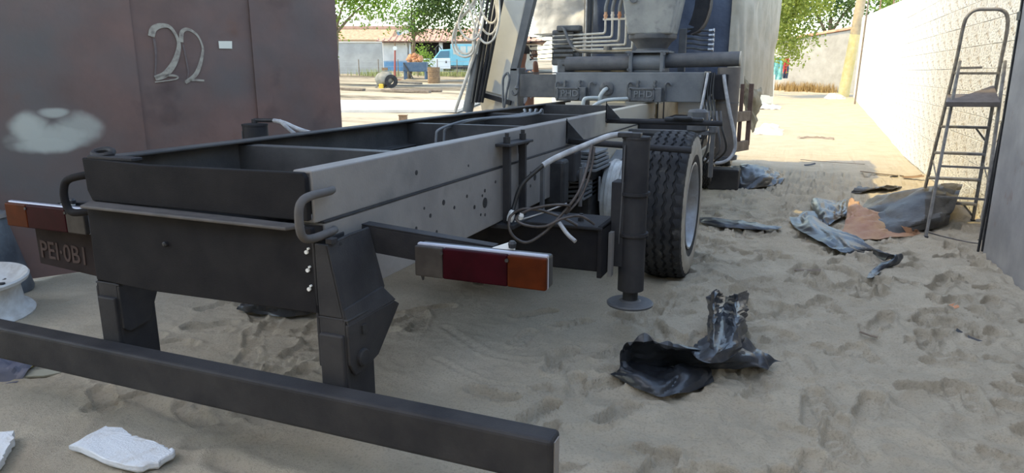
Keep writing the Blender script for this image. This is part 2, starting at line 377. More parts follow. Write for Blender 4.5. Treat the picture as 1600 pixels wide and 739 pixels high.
def stamp(cx, cy, ang, L, W, dep, rim, tread):
    i0, i1 = np.searchsorted(gx, [cx - L * 1.2, cx + L * 1.2]); j0, j1 = np.searchsorted(gy, [cy - L * 1.2, cy + L * 1.2])
    if i1 - i0 < 3 or j1 - j0 < 3: return
    x = X[j0:j1, i0:i1] - cx; y = Y[j0:j1, i0:i1] - cy; c, s = math.cos(ang), math.sin(ang)
    u = (x * c + y * s) / (L / 2); v = (-x * s + y * c) / (W / 2 * (1 - .18 * np.cos(u * 2.6)))
    q = np.sqrt(np.abs(u) ** 2.6 + np.abs(v) ** 2.6 + 1e-9)
    inside = 1 / (1 + np.exp(np.clip((q - 1) * 26, -40, 40))); r = np.exp(-((q - 1.22) / .16) ** 2)
    h = -dep * inside + rim * r
    if tread: h += inside * tread * np.sign(np.sin(u * 15 + np.sin(v * 4) * 1.5)) * .5
    Hh[j0:j1, i0:i1] = Hh[j0:j1, i0:i1] * (1 - .55 * inside) + h
rs = random.Random(5)
for i in range(330):
    y = rs.uniform(1.5, 11) ** 1.0; x = rs.uniform(-.9, 1.5) + (.0 if rs.random() < .8 else rs.uniform(-1.6, 0))
    if y < 2.6 and x < -.6: x += .8
    stamp(x, y, rs.gauss(1.35, .7), rs.uniform(.24, .31), rs.uniform(.09, .12), rs.uniform(.016, .040), rs.uniform(.008, .020), rs.choice((0, .008, .012)))
for i in range(60):   # prints between the rear brackets and near the gate
    stamp(rs.uniform(-3.3, -1.9), rs.uniform(1.9, 3.6), rs.gauss(.6, .7), .29, .11, rs.uniform(.010, .022), .009, rs.choice((0, .006)))
for i in range(150):  # small scuffs and hollows
    stamp(rs.uniform(-1.0, 1.6), rs.uniform(1.5, 9), rs.uniform(0, 3), rs.uniform(.07, .2), rs.uniform(.05, .12), rs.uniform(.012, .030), .010, 0)
def groove(pts, wd, dep):
    P = np.array([tuple(p) for p in spline([(*p, 0) for p in pts], 10)])[:, :2]
    x0, y0 = P.min(0) - .3; x1, y1 = P.max(0) + .3
    i0, i1 = np.searchsorted(gx, [x0, x1]); j0, j1 = np.searchsorted(gy, [y0, y1])
    x = X[j0:j1, i0:i1]; y = Y[j0:j1, i0:i1]; best = np.full(x.shape, 9.0)
    for a in P: best = np.minimum(best, (x - a[0]) ** 2 + (y - a[1]) ** 2)
    d = np.sqrt(best); Hh[j0:j1, i0:i1] += -dep * np.exp(-(d / wd) ** 2) + dep * .6 * np.exp(-((d - wd * 2.0) / wd) ** 2)
groove([(.75, 1.75), (.62, 2.15), (.45, 2.45), (.1, 2.6)], .03, .018)
groove([(-.6, 2.05), (-.35, 2.3), (.0, 2.38), (.15, 2.5)], .035, .018)
groove([(-1.75, 3.3), (-1.3, 3.05), (-.9, 3.2), (-.6, 3.5)], .02, .010)
groove([(-1.6, 2.9), (-1.2, 2.75), (-.8, 2.85)], .015, .008)
groove([(-1.3, 3.6), (-1.0, 3.3), (-.95, 3.0)], .012, .006)
groove([(-1.9, 1.75), (-1.6, 1.72), (-1.25, 1.70)], .035, .02)
groove([(-2.1, 1.8), (-1.95, 1.85), (-1.85, 1.95)], .03, .016)
groove([(-2.6, 2.0), (-2.3, 1.95), (-2.1, 2.0)], .03, .012)
for s_ in range(5):
    groove([(-2.5 + s_ * .05, 2.35 + s_ * .12), (-2.2 + s_ * .06, 2.42 + s_ * .12), (-1.95, 2.40 + s_ * .11)], .016, .010)
rise = .036 * np.maximum(0, D - 13) + .25 * vnoise(X * .12, Y * .12, 8) * np.clip((D - 18) / 20, 0, 1)
# the sand heaps up a little against the rear tyre
for (tx, ty) in ((-.78, 4.95),):
    q = np.hypot((X - tx) / .34, (Y - ty) / .42); Hh += .035 * np.exp(-((q - 1.0) / .35) ** 2)
Z = Hh + rise
nx, ny = len(gx), len(gy)
vv = np.stack([X, Y, Z], -1).reshape(-1, 3)
idx = np.arange(nx * ny).reshape(ny, nx)
ff = np.stack([idx[:-1, :-1], idx[:-1, 1:], idx[1:, 1:], idx[1:, :-1]], -1).reshape(-1, 4)
me = bpy.data.meshes.new('ground'); me.vertices.add(len(vv)); me.vertices.foreach_set('co', vv.ravel())
me.loops.add(len(ff) * 4); me.loops.foreach_set('vertex_index', ff.ravel().astype(np.int32)); me.polygons.add(len(ff))
me.polygons.foreach_set('loop_start', np.arange(0, len(ff) * 4, 4, dtype=np.int32)); me.polygons.foreach_set('loop_total', np.full(len(ff), 4, np.int32))
me.polygons.foreach_set('use_smooth', np.ones(len(ff), bool)); me.update(); me.validate()
struct(link('floor', me, 'sand'))['label'] = 'trampled grey beige sand full of footprints'
def hz(x, y):
    i = min(max(np.searchsorted(gx, x), 0), nx - 1); j = min(max(np.searchsorted(gy, y), 0), ny - 1); return float(Z[j, i])

# ---- steel sheet gate on the left
GA = V(-4.974, 3.024, 0); GD = V(.526, .8505, 0); GN = V(.8505, -.526, 0)        # along the gate, and out of it towards the truck
def gp(s, z, o=0.0): return GA + GD * s + GN * o + V(0, 0, z)
gate_m = K['gate']
def spray(m, blobs):
    """a patch of white spray paint: soft ellipses in the gate's own plane"""
    n = m.node_tree; b = n.nodes['Principled BSDF']; src = b.inputs['Base Color'].links[0].from_socket
    ge = n.nodes.new('ShaderNodeNewGeometry'); acc = None
    ns = n.nodes.new('ShaderNodeTexNoise'); ns.inputs['Scale'].default_value = 8
    n.links.new(ge.outputs['Position'], ns.inputs['Vector'])
    for (s, z, rs_, rz, st) in blobs:
        c = gp(s, z)
        sb = n.nodes.new('ShaderNodeVectorMath'); sb.operation = 'SUBTRACT'; sb.inputs[1].default_value = c; n.links.new(ge.outputs['Position'], sb.inputs[0])
        dt = n.nodes.new('ShaderNodeVectorMath'); dt.operation = 'DOT_PRODUCT'; dt.inputs[1].default_value = GD / rs_; n.links.new(sb.outputs[0], dt.inputs[0])
        dz = n.nodes.new('ShaderNodeVectorMath'); dz.operation = 'DOT_PRODUCT'; dz.inputs[1].default_value = (0, 0, 1 / rz); n.links.new(sb.outputs[0], dz.inputs[0])
        p1 = n.nodes.new('ShaderNodeMath'); p1.operation = 'POWER'; p1.inputs[1].default_value = 2; ab = n.nodes.new('ShaderNodeMath'); ab.operation = 'ABSOLUTE'; n.links.new(dt.outputs['Value'], ab.inputs[0]); n.links.new(ab.outputs[0], p1.inputs[0])
        p2 = n.nodes.new('ShaderNodeMath'); p2.operation = 'POWER'; p2.inputs[1].default_value = 2; ac = n.nodes.new('ShaderNodeMath'); ac.operation = 'ABSOLUTE'; n.links.new(dz.outputs['Value'], ac.inputs[0]); n.links.new(ac.outputs[0], p2.inputs[0])
        ad = n.nodes.new('ShaderNodeMath'); n.links.new(p1.outputs[0], ad.inputs[0]); n.links.new(p2.outputs[0], ad.inputs[1])
        nn = n.nodes.new('ShaderNodeMath'); nn.operation = 'MULTIPLY_ADD'; nn.inputs[1].default_value = 1.2; n.links.new(ns.outputs[0], nn.inputs[0]); n.links.new(ad.outputs[0], nn.inputs[2])
        mr = n.nodes.new('ShaderNodeMapRange'); mr.interpolation_type = 'SMOOTHSTEP'; mr.inputs['From Min'].default_value = 2.0; mr.inputs['From Max'].default_value = .75; mr.inputs['To Max'].default_value = st
        n.links.new(nn.outputs[0], mr.inputs['Value'])
        if acc is None: acc = mr.outputs[0]
        else:
            mxm = n.nodes.new('ShaderNodeMath'); mxm.operation = 'MAXIMUM'; n.links.new(acc, mxm.inputs[0]); n.links.new(mr.outputs[0], mxm.inputs[1]); acc = mxm.outputs[0]
    mx = n.nodes.new('ShaderNodeMix'); mx.data_type = 'RGBA'; n.links.new(acc, mx.inputs['Factor']); n.links.new(src, mx.inputs['A']); mx.inputs['B'].default_value = (.56, .57, .50, 1)
    n.links.new(mx.outputs['Result'], b.inputs['Base Color'])
spray(gate_m, [(.20, 1.05, .12, .115, .85), (.345, 1.15, .10, .036, .7), (.49, 1.03, .15, .12, .62), (.34, .985, .26, .10, .8), (.30, .94, .22, .07, .85)])
gt = MB(); gt.bar(gp(-1.6, 3.6, -.05), gp(2.43, 3.6, -.05), .05, .08).bar(gp(-1.6, .15, -.05), gp(2.43, .15, -.05), .05, .06)
wl = struct(gt.build('wall_left', 'gate_side')); wl['label'] = 'brownish grey steel sheet gate with chalked number'
def gpanel(s0, s1, off):
    me_v = []; fs = []; nS = 40; nZ = 90; dr_ = random.Random(int(s1 * 100)); dents = [(dr_.uniform(s0, s1), dr_.uniform(.6, 1.9), dr_.uniform(.015, .05)) for _ in range(22)]
    mb = MB()
    for side, oo in ((0, off), (1, off - .006)):
        for j in range(nZ + 1):
            for i in range(nS + 1):
                s = s0 + (s1 - s0) * i / nS; z = .005 + 3.7 * j / nZ
                e = min(i, nS - i) / 4.0
                d = .012 * float(vnoise(np.array(s * 2.2), np.array(z * 1.6), 3)) + .006 * float(vnoise(np.array(s * 6.), np.array(z * 5.), 4))
                for (ds, dz_, da) in dents: d -= .006 * math.exp(-((s - ds) ** 2 + (z - dz_) ** 2) / da ** 2)
                mb.v.append(tuple(gp(s, z, oo + d * min(1, e))))
    W = nS + 1; o = W * (nZ + 1)
    for j in range(nZ):
        for i in range(nS):
            a = j * W + i; mb.f.append((a, a + 1, a + W + 1, a + W)); mb.f.append((o + a, o + a + W, o + a + W + 1, o + a + 1))
    for i in range(nS): mb.f.append((i, o + i, o + i + 1, i + 1)); a = nZ * W + i; mb.f.append((a, a + 1, o + a + 1, o + a))
    for j in range(nZ): a = j * W; mb.f.append((a, a + W, o + a + W, o + a)); a = j * W + nS; mb.f.append((a, o + a, o + a + W, a + W))
    return mb.build('panel', gate_m, wl, smooth=True)
gpanel(-1.6, .898, .024); p_mid = gpanel(.86, 1.77, .0); gpanel(1.732, 2.44, .020)
# dents
# chalk digits "22" written on the middle sheet
def ribbon(pts, wd, name, par, off=.006, m='chalk'):
    P = [gp(s, z, off) for (s, z) in pts]; P = spline(P, 6); mb = MB(); n = len(P)
    for i, p in enumerate(P):
        d = (P[min(i + 1, n - 1)] - P[max(i - 1, 0)]).normalized(); sd = d.cross(GN).normalized()
        ww = wd * (.72 + .28 * math.sin(i * .17 + 1)) * .5
        mb.v += [tuple(p + sd * ww), tuple(p - sd * ww), tuple(p + sd * ww - GN * .002), tuple(p - sd * ww - GN * .002)]
    for i in range(n - 1):
        a = i * 4; mb.f += [(a, a + 1, a + 5, a + 4), (a + 2, a + 6, a + 7, a + 3), (a, a + 4, a + 6, a + 2), (a + 1, a + 3, a + 7, a + 5)]
    return mb.build(name, m, par)
c2 = ribbon([(1.018, 1.678), (1.041, 1.733), (1.095, 1.757), (1.154, 1.746), (1.194, 1.669), (1.196, 1.6), (1.154, 1.493), (1.084, 1.409), (1.012, 1.380)], .046, 'chalk_digit', p_mid)
ribbon([(1.012, 1.384), (1.092, 1.40), (1.162, 1.395), (1.15, 1.372), (1.009, 1.352)], .018, 'chalk_stroke', p_mid)
ribbon([(1.034, 1.665), (1.037, 1.574), (1.027, 1.483), (1.014, 1.4)], .016, 'chalk_stroke', p_mid, m='chalk_faint')
ribbon([(1.218, 1.642), (1.23, 1.716), (1.276, 1.736), (1.335, 1.696), (1.364, 1.618), (1.358, 1.556), (1.326, 1.461), (1.288, 1.399), (1.22, 1.35)], .030, 'chalk_digit', p_mid)
ribbon([(1.219, 1.343), (1.248, 1.366), (1.353, 1.361)], .018, 'chalk_stroke', p_mid)
ribbon([(1.229, 1.624), (1.238, 1.531), (1.245, 1.428), (1.231, 1.371)], .012, 'chalk_stroke', p_mid, m='chalk_faint')
st = MB(); st.prism([gp(1.484, 1.602, .005), gp(1.58, 1.602, .005), gp(1.584, 1.659, .005), gp(1.484, 1.657, .005)], GN * .003); st.build('paper_sticker', 'paper', p_mid)

# ---- steel gate leaf on the right, standing along the wall
lf = MB(); lf.prism([(1.448, 6.363, .03), (1.452, 6.30, -.01), (1.50, 5.20, -.01), (1.62, 2.0, -.01), (1.62, 2.0, 3.4), (1.452, 6.363, 3.4)], (.012, 0, 0))
leaf = struct(lf.build('door_1', 'gate_side')); leaf['label'] = 'grey steel gate leaf standing open along the wall'
fb = MB(); fb.bar((1.462, 6.40, .03), (1.462, 6.40, 3.4), .025, .04); fb.build('edge_bar', 'black', leaf)
fb = MB(); fb.cyl((1.43, 6.44, .0), (1.45, 6.42, 1.05), .010, n=8); fb.build('drop_bolt', 'black', leaf)
fb = MB(); fb.box(1.44, 1.49, 6.36, 6.45, 1.80, 1.86); fb.box(1.44, 1.49, 6.36, 6.45, 2.02, 2.08); fb.build('hinge', 'black', leaf)
fb = MB(); fb.cyl((1.46, 6.42, 1.82), (1.68, 6.62, 1.80), .012, n=8); fb.cyl((1.46, 6.42, 1.74), (1.68, 6.62, 1.72), .012, n=8); fb.build('hinge_pin', 'black', leaf)

# ---- whitewashed wall along the right: courses with rough joints
ww = MB(); wlen = (-5.0, 30.0); ch = .24
wr = MB(); wr.box(1.74, 1.95, -5, 28.1, -.3, 2.72); wr.prism([(1.74, -5, 2.72), (1.74, 28.1, 2.72), (1.74, 28.1, 3.3), (1.74, 14, 2.75)], (.21, 0, 0))
wr = struct(wr.build('wall_right', 'whitewall')); wr['label'] = 'rough whitewashed block wall running back on the right'
rb = random.Random(3); mesh_cache = {}
nb = 0
for c in range(11):
    y = 5.9 + (c % 2) * .24
    while y < 15.5:
        L = .48
        key = rb.randrange(6)
        if key not in mesh_cache:
            b = MB(); t = .0; b.box(0, .06, .0015, L - .0015, .0015, ch - .0015)
            o = b.build('block', 'whitewall', wr, bevel=.004, seg=1)
            mesh_cache[key] = o.data
        else:
            o = bpy.data.objects.new('block', mesh_cache[key]); COL.objects.link(o); o.parent = wr
        o.location = (1.722 + rb.uniform(-.001, .004), y, c * ch + .02)
        nb += 1; y += L
# ---- unseen high roof slab and back wall, added to shape the shade
rf = MB(); rf.box(-9.8, -.6, -1.4, 5.46, 8.0, 8.08); o = struct(rf.build('shade_roof', 'roofsheet')); o['label'] = 'unseen high roof slab added for its shade'

bw = MB(); bw.box(-9.8, 4.0, -4.15, -4.0, -.2, 6.0); o = struct(bw.build('shade_wall_back', 'inner')); o['label'] = 'unseen plain back wall added to cut light from behind'
# ---- far wall with a clay tile coping at the end of the yard
def wall_between(name, p, q, h0, h1, th, m, z0=None):
    p = Vector(p); q = Vector(q); d = (q - p).normalized(); nrm = V(d.y, -d.x, 0) * th
    b = MB(); b.prism([p + V(0, 0, -.5), q + V(0, 0, -.5), q + V(0, 0, h1), p + V(0, 0, h0)], nrm); return b.build(name, m)
FA = V(-1.6, 33.4, .70); FB = V(1.9, 30.6, .62)
o = struct(wall_between('wall_far', FA, FB, 1.95, 2.45, -.2, 'farwall')); o['label'] = 'weathered wall with clay tile coping at the end of the yard'
d_ = (FB - FA); n_t = 16
for i in range(n_t):
    a = FA + d_ * (i / n_t); b2 = FA + d_ * ((i + 1.12) / n_t); za = 1.95 + .5 * i / n_t; zb = 1.95 + .5 * (i + 1.12) / n_t
    t_ = MB(); u_ = d_.normalized(); s_ = V(-u_.y, u_.x, 0)
    pts = []
    for (pp, zz, rr) in ((a, za, .17), (b2, zb, .15)):
        for k in range(9):
            t = math.pi * k / 8; pts.append(pp + s_ * (rr * math.cos(t) + .1) + V(0, 0, zz + .02 + .12 * math.sin(t)))
    t_.add(pts, [(k, k + 1, 10 + k, 9 + k) for k in range(8)] + [tuple(range(9)), tuple(range(9, 18))[::-1]])
    t_.build('coping_tile', 'tile', o)
# ================================================================== the truck chassis
TX = -1.9                                              # middle line of the truck
T = empty('truck_chassis', (TX, 4.5, 0), 'long dark ladder frame of a cabless-looking truck with bare rails and rear bumper', 'truck')
T['label'] = 'long dark truck chassis with bare frame rails, rear bumper and dusty wheels'
RO = -1.402; LO = -2.398                               # outer faces of the rails
# upper subframe rails and lower chassis rails (channels opening inwards)
def rail(name, xo, s, y0, y1, z0, z1, fl, t, m):
    """channel: web on the outside, flanges turned inwards (s = -1 for the right rail)"""
    b = MB(); xi = xo + s * fl
    prof = [(xo, z0), (xo, z1), (xi, z1), (xi, z1 - t), (xo + s * t, z1 - t), (xo + s * t, z0 + t), (xi, z0 + t), (xi, z0)]
    b.prism([(x, y0, z) for x, z in prof], (0, y1 - y0, 0)); return b.build(name, m, T, bevel=.011 if m == 'rail' else .005, seg=3)
rR = rail('subframe_rail', RO, -1, 1.77, 7.4, .950, 1.12, .075, .012, 'rail')
rL = rail('subframe_rail', LO, 1, 1.77, 7.4, .950, 1.12, .075, .012, 'primer_lit')
cR = rail('chassis_rail', RO + .014, -1, 1.80, 12.6, .668, .946, .085, .010, 'rail')
cL = rail('chassis_rail', LO - .014, 1, 1.80, 12.6, .668, .946, .085, .010, 'primer')
b = MB(); b.bar((RO - .03, 1.80, .949), (RO - .03, 7.4, .949), .09, .006); b.build('packing_strip', 'black', T)
# splice line and holes in the right rail
def holes(x, par, pts):
    for (y, z, r) in pts:
        b = MB(); b.cyl((x - .004, y, z), (x + .0015, y, z), r, n=14); b.build('bolt_hole', 'black', par)
holes(RO + .014, cR, [(2.93, .80, .010), (2.72, .835, .008), (2.85, .865, .008), (3.02, .84, .007), (3.18, .885, .008), (3.0, .75, .007), (2.55, .76, .008), (2.45, .88, .006), (3.05, .80, .026),
                      (3.05, .86, .009), (3.05, .74, .008), (3.75, .83, .020), (3.68, .865, .009), (3.68, .79, .009), (3.62, .84, .007), (2.62, .875, .012), (2.5, .84, .009), (2.38, .81, .008), (2.30, .78, .008)])
holes(RO, rR, [(2.42, 1.03, .010), (2.9, 1.0, .006)])
# rear end plates
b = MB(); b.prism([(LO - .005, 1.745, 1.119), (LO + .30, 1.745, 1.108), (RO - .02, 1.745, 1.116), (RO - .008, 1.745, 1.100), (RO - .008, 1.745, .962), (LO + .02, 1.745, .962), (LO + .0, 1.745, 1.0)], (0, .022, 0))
b.build('rear_plate', 'primer_shaded', T, bevel=.004)
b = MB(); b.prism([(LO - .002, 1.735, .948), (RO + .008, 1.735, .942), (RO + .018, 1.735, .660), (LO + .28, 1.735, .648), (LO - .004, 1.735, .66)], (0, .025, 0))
lowp = b.build('rear_plate', 'primer_shaded', T, bevel=.004)
b = MB(); b.prism([(LO + .01, 1.70, .940), (RO - .06, 1.70, .936), (RO - .03, 1.76, .936), (LO + .0, 1.76, .950)], (0, 0, .012)); b.build('plate_lip', 'handle', lowp, bevel=.004)
b = MB(); b.lathe([(0, .009), (.010, .009), (.014, .005)], (-2.02, 1.735, .835), (0, -1, 0), 10); b.build('bolt', 'black', lowp)
for z in (.865, .805, .742):
    b = MB(); b.cyl((RO - .010, 1.728, z), (RO - .010, 1.7345, z), .0065, n=10); b.cyl((RO - .002, 1.728, z + .012), (RO - .002, 1.7345, z + .012), .004, n=8); b.build('lit_hole', 'tape', lowp)  # pale discs painted as light showing through the plate
# eye on the left rear corner
b = MB(); b.tube([V(LO + .05, 1.79, 1.122) + V(.045 * math.cos(t), .02 * math.sin(t), .012 + .010 * math.sin(t)) for t in np.linspace(0, 2 * math.pi, 14)[:-1]], .012, 8, closed=True)
b.build('towing_eye', 'primer', T, smooth=True)
b = MB(); b.bar((LO + .02, 1.77, 1.122), (LO + .22, 1.79, 1.118), .05, .012); b.build('eye_tab', 'primer', T, bevel=.003)
# grab handles
def handle(x0, sgn, m):
    P = [(x0 - .01 * sgn, 1.835, 1.052), (x0, 1.80, 1.052), (x0 + sgn * .004, 1.70, 1.052), (x0 + sgn * .006, 1.655, 1.035), (x0 + sgn * .006, 1.645, .985), (x0 + sgn * .006, 1.655, .938), (x0 + sgn * .004, 1.70, .920), (x0, 1.80, .920), (x0 - .01 * sgn, 1.835, .920)]
    b = MB(); b.tube(spline(P, 5), .0135, 10); return b.build('grab_handle', m, T, smooth=True, auto=60)
handle(RO + .035, 1, 'handle')
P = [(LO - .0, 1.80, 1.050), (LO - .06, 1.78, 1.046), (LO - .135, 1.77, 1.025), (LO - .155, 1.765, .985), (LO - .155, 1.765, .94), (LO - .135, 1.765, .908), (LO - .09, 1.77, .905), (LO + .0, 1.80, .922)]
b = MB(); b.tube(spline(P, 5), .0145, 10); b.build('grab_handle', 'primer_shaded', T, smooth=True, auto=60)
# cross members between the rails
for (y, z0, z1, dd) in ((2.50, .90, 1.096, .07), (4.02, .88, 1.098, .06), (5.25, .88, 1.10, .06), (6.55, .95, 1.115, .08)):
    b = MB(); b.prism([(LO + .012, y, z0), (LO + .012, y, z1), (LO + .012, y + dd, z1), (LO + .012, y + dd, z1 - .012), (LO + .012, y + .012, z1 - .012), (LO + .012, y + .012, z0)], (RO - LO - .024, 0, 0))
    b.build('cross_member', 'primer_lit', T, bevel=.003)
for y in (2.9, 4.4, 5.6, 8.5, 11.5):
    b = MB(); b.box(LO + .0, RO - .0, y, y + .08, .70, .93); b.build('cross_member', 'primer', T, bevel=.01)
b = MB(); b.box(LO + .08, RO - .08, 2.6, 4.0, .905, .912); b.build('deck_sheet', 'primer', T)
# brake pipes inside the frame
for i in range(4):
    P = [(-2.09 + i * .004, 3.86 + i * .10, .92), (-2.09 + i * .004, 3.865 + i * .10, 1.03), (-2.08 + i * .004, 3.90 + i * .095, 1.075), (-2.03 + i * .025, 4.13 + i * .07, 1.112), (-1.95 + i * .03, 4.36 + i * .02, 1.122), (-1.87 + i * .032, 4.56 - i * .03, 1.126), (-1.90 + i * .036, 4.9, 1.128), (-2.07 + i * .043, 5.33 + i * .018, 1.128), (-2.09 + i * .043, 5.42 + i * .018, 1.11), (-2.09 + i * .043, 5.44, 1.0)]
    b = MB(); b.tube(spline(P, 5), .0085, 8); b.build('brake_pipe', 'crane', T, smooth=True, auto=70)
# U-bolt clamps on the right rail
def clamp(y0, y1, xo):
    b = MB(); b.prism([(xo - .005, y0 - .05, 1.058), (xo + .075, y0 - .05, 1.058), (xo + .085, y1 + .045, 1.058), (xo - .005, y1 + .045, 1.058)], (0, 0, .014))
    b.prism([(xo, y1 + .02, 1.058), (xo + .07, y1 + .035, 1.058), (xo, y1 + .035, .99)], (0, .010, 0)); c = b.build('clamp_bracket', 'primer', T, bevel=.003)
    for y in (y0, y1):
        b = MB(); b.cyl((xo + .04, y, .655), (xo + .04, y, 1.125), .0115, n=10); b.build('clamp_bolt', 'black', c, smooth=True)
        b = MB(); b.cyl((xo + .04, y, 1.072), (xo + .04, y, 1.105), .020, n=6); b.build('nut', 'black', c)
        b = MB(); b.box(xo + .02, xo + .06, y - .012, y + .012, .66, 1.055); b.build('clamp_strap', 'primer', c, bevel=.003)
    b = MB(); b.box(xo - .03, xo + .10, y0 - .06, y1 + .06, .640, .662); b.build('clamp_plate', 'primer', c, bevel=.003)
clamp(3.26, 3.48, RO + .004)
# ---- rear under-run bumper and its two brackets
b = MB(); b.prism([(-3.42, 1.640, .432), (-3.42, 1.650, .286), (-3.42, 1.712, .286), (-3.42, 1.722, .432)], (2.868, 0, 0)); bump = b.build('rear_bumper', 'primer', T, bevel=.014, seg=3)
b = MB(); b.box(-.5518, -.5488, 1.66, 1.70, .30, .42); b.build('end_cap', 'rail', bump)
def bracket(x, s, yf=1.735):
    """s = +1: right bracket; outer cheek on the side s"""
    br = MB(); xo = x + s * .05; xi = x - s * .05
    xt = xo - s * .05; br.prism([(xt, yf, .895), (xt, 1.86, .905), (xt, 1.97, .905), (xo, 1.975, .70), (xo, 1.96, .66), (xo, yf, .64)], (-s * .010, 0, 0))
    br.prism([(xi - s * .012, yf, .90), (xi - s * .012, 1.90, .90), (xi - s * .012, 1.90, .66), (xi - s * .012, yf, .64)], (s * .010, 0, 0))
    br.prism([(xi, yf, .655), (xo, yf, .655), (xt, yf, .895), (xi, yf, .895)], (0, .012, 0)); br.box(min(xi, xo), max(xi, xo), 1.735, 1.747, .40, .655)
    o = br.build('bumper_bracket', 'primer', T, bevel=.004)
    ck = MB()                                          # lower cheek, flared and bolted on
    ck.prism([(xo + s * .012, 1.735, .635), (xo + s * .022, 2.00, .640), (xo + s * .022, 2.03, .62), (xo + s * .012, 1.90, .475), (xo + s * .012, 1.80, .450), (xo + s * .012, 1.76, .455), (xo + s * .012, 1.735, .50)], (-s * .012, 0, 0)); ck.prism([(xo - s * .004, 1.74, .685), (xo - s * .004, 1.965, .70), (xo + s * .022, 2.01, .640), (xo + s * .012, 1.737, .632)], (-s * .008, 0, 0))
    ck.prism([(xi - s * .012, 1.735, .645), (xi - s * .012, 1.93, .645), (xi - s * .012, 1.85, .475), (xi - s * .012, 1.76, .46), (xi - s * .012, 1.735, .48)], (s * .012, 0, 0))
    ck.prism([(xi - s * .012, 1.735, .645), (xo + s * .012, 1.735, .645), (xo + s * .012, 2.00, .645), (xi - s * .012, 1.93, .645)], (0, 0, .008))
    c = ck.build('cheek_plate', 'primer', o, bevel=.004)
    lg = MB(); lg.box(min(xi, xo) + .004, max(xi, xo) - .004, 1.722, 1.895, .30, .60); lg.build('bracket_leg', 'primer', o, bevel=.006)
    b2 = MB(); b2.lathe([(0, .030), (.010, .030), (.014, .024)], (xo + s * .012, 1.80, .505), (s, 0, 0), 16); b2.build('pivot_bolt', 'primer', o)
    b2 = MB(); b2.box(xo + s * .012 - .004, xo + s * .012 + .010, 1.80, 1.825, .585, .615); b2.build('lug', 'black', o)
    b2 = MB(); b2.lathe([(0, .008), (.004, .008)], (xt, 1.80, .882), (s, 0, 0), 10); b2.build('bolt_hole', 'black', o)
    b2 = MB(); b2.box(xt - .012, xt + .012, 1.742, 1.775, .895, .912); b2.build('bracket_tab', 'primer', o, bevel=.002)
    return o
bracket(-1.333, 1); bracket(-2.350, -1, 1.764)
# ---- tail lamps on arms, number plate
def lamp(xa, xb, s, outer):
    """lamp from xa (inner end) to xb (outer end)"""
    lo, hi = min(xa, xb), max(xa, xb); y = 1.90; z0, z1 = .772, .884
    arm = MB(); arm.prism([(RO + .03 if s > 0 else LO - .03, 1.98, .905), ((xa + xb) / 2 + s * .02, 1.97, .875), ((xa + xb) / 2 - s * .02, 1.97, .80), (xa, 1.97, .80), (RO + .03 if s > 0 else LO - .03, 1.98, .815)], (0, .012, 0))
    arm.prism([(RO + .03 if s > 0 else LO - .03, 1.98, .905), ((xa + xb) / 2 + s * .02, 1.97, .875), ((xa + xb) / 2 + s * .02, 2.01, .875), (RO + .03 if s > 0 else LO - .03, 2.03, .905)], (0, 0, .006))
    arm.build('lamp_arm', 'primer', T, bevel=.002)
    hb = MB(); hb.box(lo, hi, y + .018, y + .062, z0 + .004, z1 - .004); hs = hb.build('tail_lamp', 'black', T, bevel=.008)
    rm = MB(); rm.box(lo + .001, hi - .001, y + .006, y + .026, z0 + .003, z1 + .001); rm.build('lamp_rim', 'chrome', hs, bevel=.005)
    L = hi - lo; cuts = [0, .225, .72, 1.0]
    for i, m in enumerate(('lens_clear', 'lens_red', 'lens_amber')):
        a = xa + (xb - xa) * cuts[i]; c = xa + (xb - xa) * cuts[i + 1]
        lb = MB(); lb.box(min(a, c), max(a, c), y - .010, y + .012, z0 + .005, z1 - .006); lb.build('lens', m, hs, bevel=.005)
    for t in (.22, .72):
        x = xa + (xb - xa) * t; sc = MB(); sc.lathe([(0, .006), (.004, .006)], (x, y - .010, z0 + .09), (0, -1, 0), 10); sc.build('screw', 'black', hs)
    fl = MB(); fl.prism([(lo + L * .55, y + .05, z1 - .004), (lo + L * .72, y + .05, z1 - .004), (lo + L * .68, y + .06, z1 + .018)], (0, .01, 0)); fl.build('torn_tape', 'tape', hs)
    kn = MB(); kn.lathe([(0, .012), (.014, .014), (.022, .008)], (lo + L * .70, y + .055, z1 + .002), (0, 0, 1), 8); kn.build('cable_gland', 'black', hs)
    dr = MB(); dr.prism([(xa, y + .03, z0 + .035), (xa - s * .008, y + .03, z0 + .01), (xa + s * .004, y + .03, z0 - .022), (xa + s * .01, y + .03, z0 + .005)], (0, .01, 0)); dr.build('torn_gasket', 'black', hs)
    return hs
lamp(-1.112, -.662, 1, True)
lamp(-2.640, -3.125, -1, True)
pm = MB(); pm.prism([(-3.052, 1.955, .762), (-3.052, 1.955, .60), (-2.66, 1.955, .575), (-2.64, 1.955, .765)], (0, .008, 0)); npl = pm.build('number_plate', 'plate', T, bevel=.003)
text_mesh('PEI·0B1', .110, .0015, 'plate_text', 'whitepaint', Matrix.Translation((-3.035, 1.953, .632)) @ Matrix.Rotation(R(90), 4, 'X') @ Matrix.Rotation(R(-1.5), 4, 'Z') @ Matrix.Diagonal((.88, 1, 1, 1)), npl, bold=.0012)
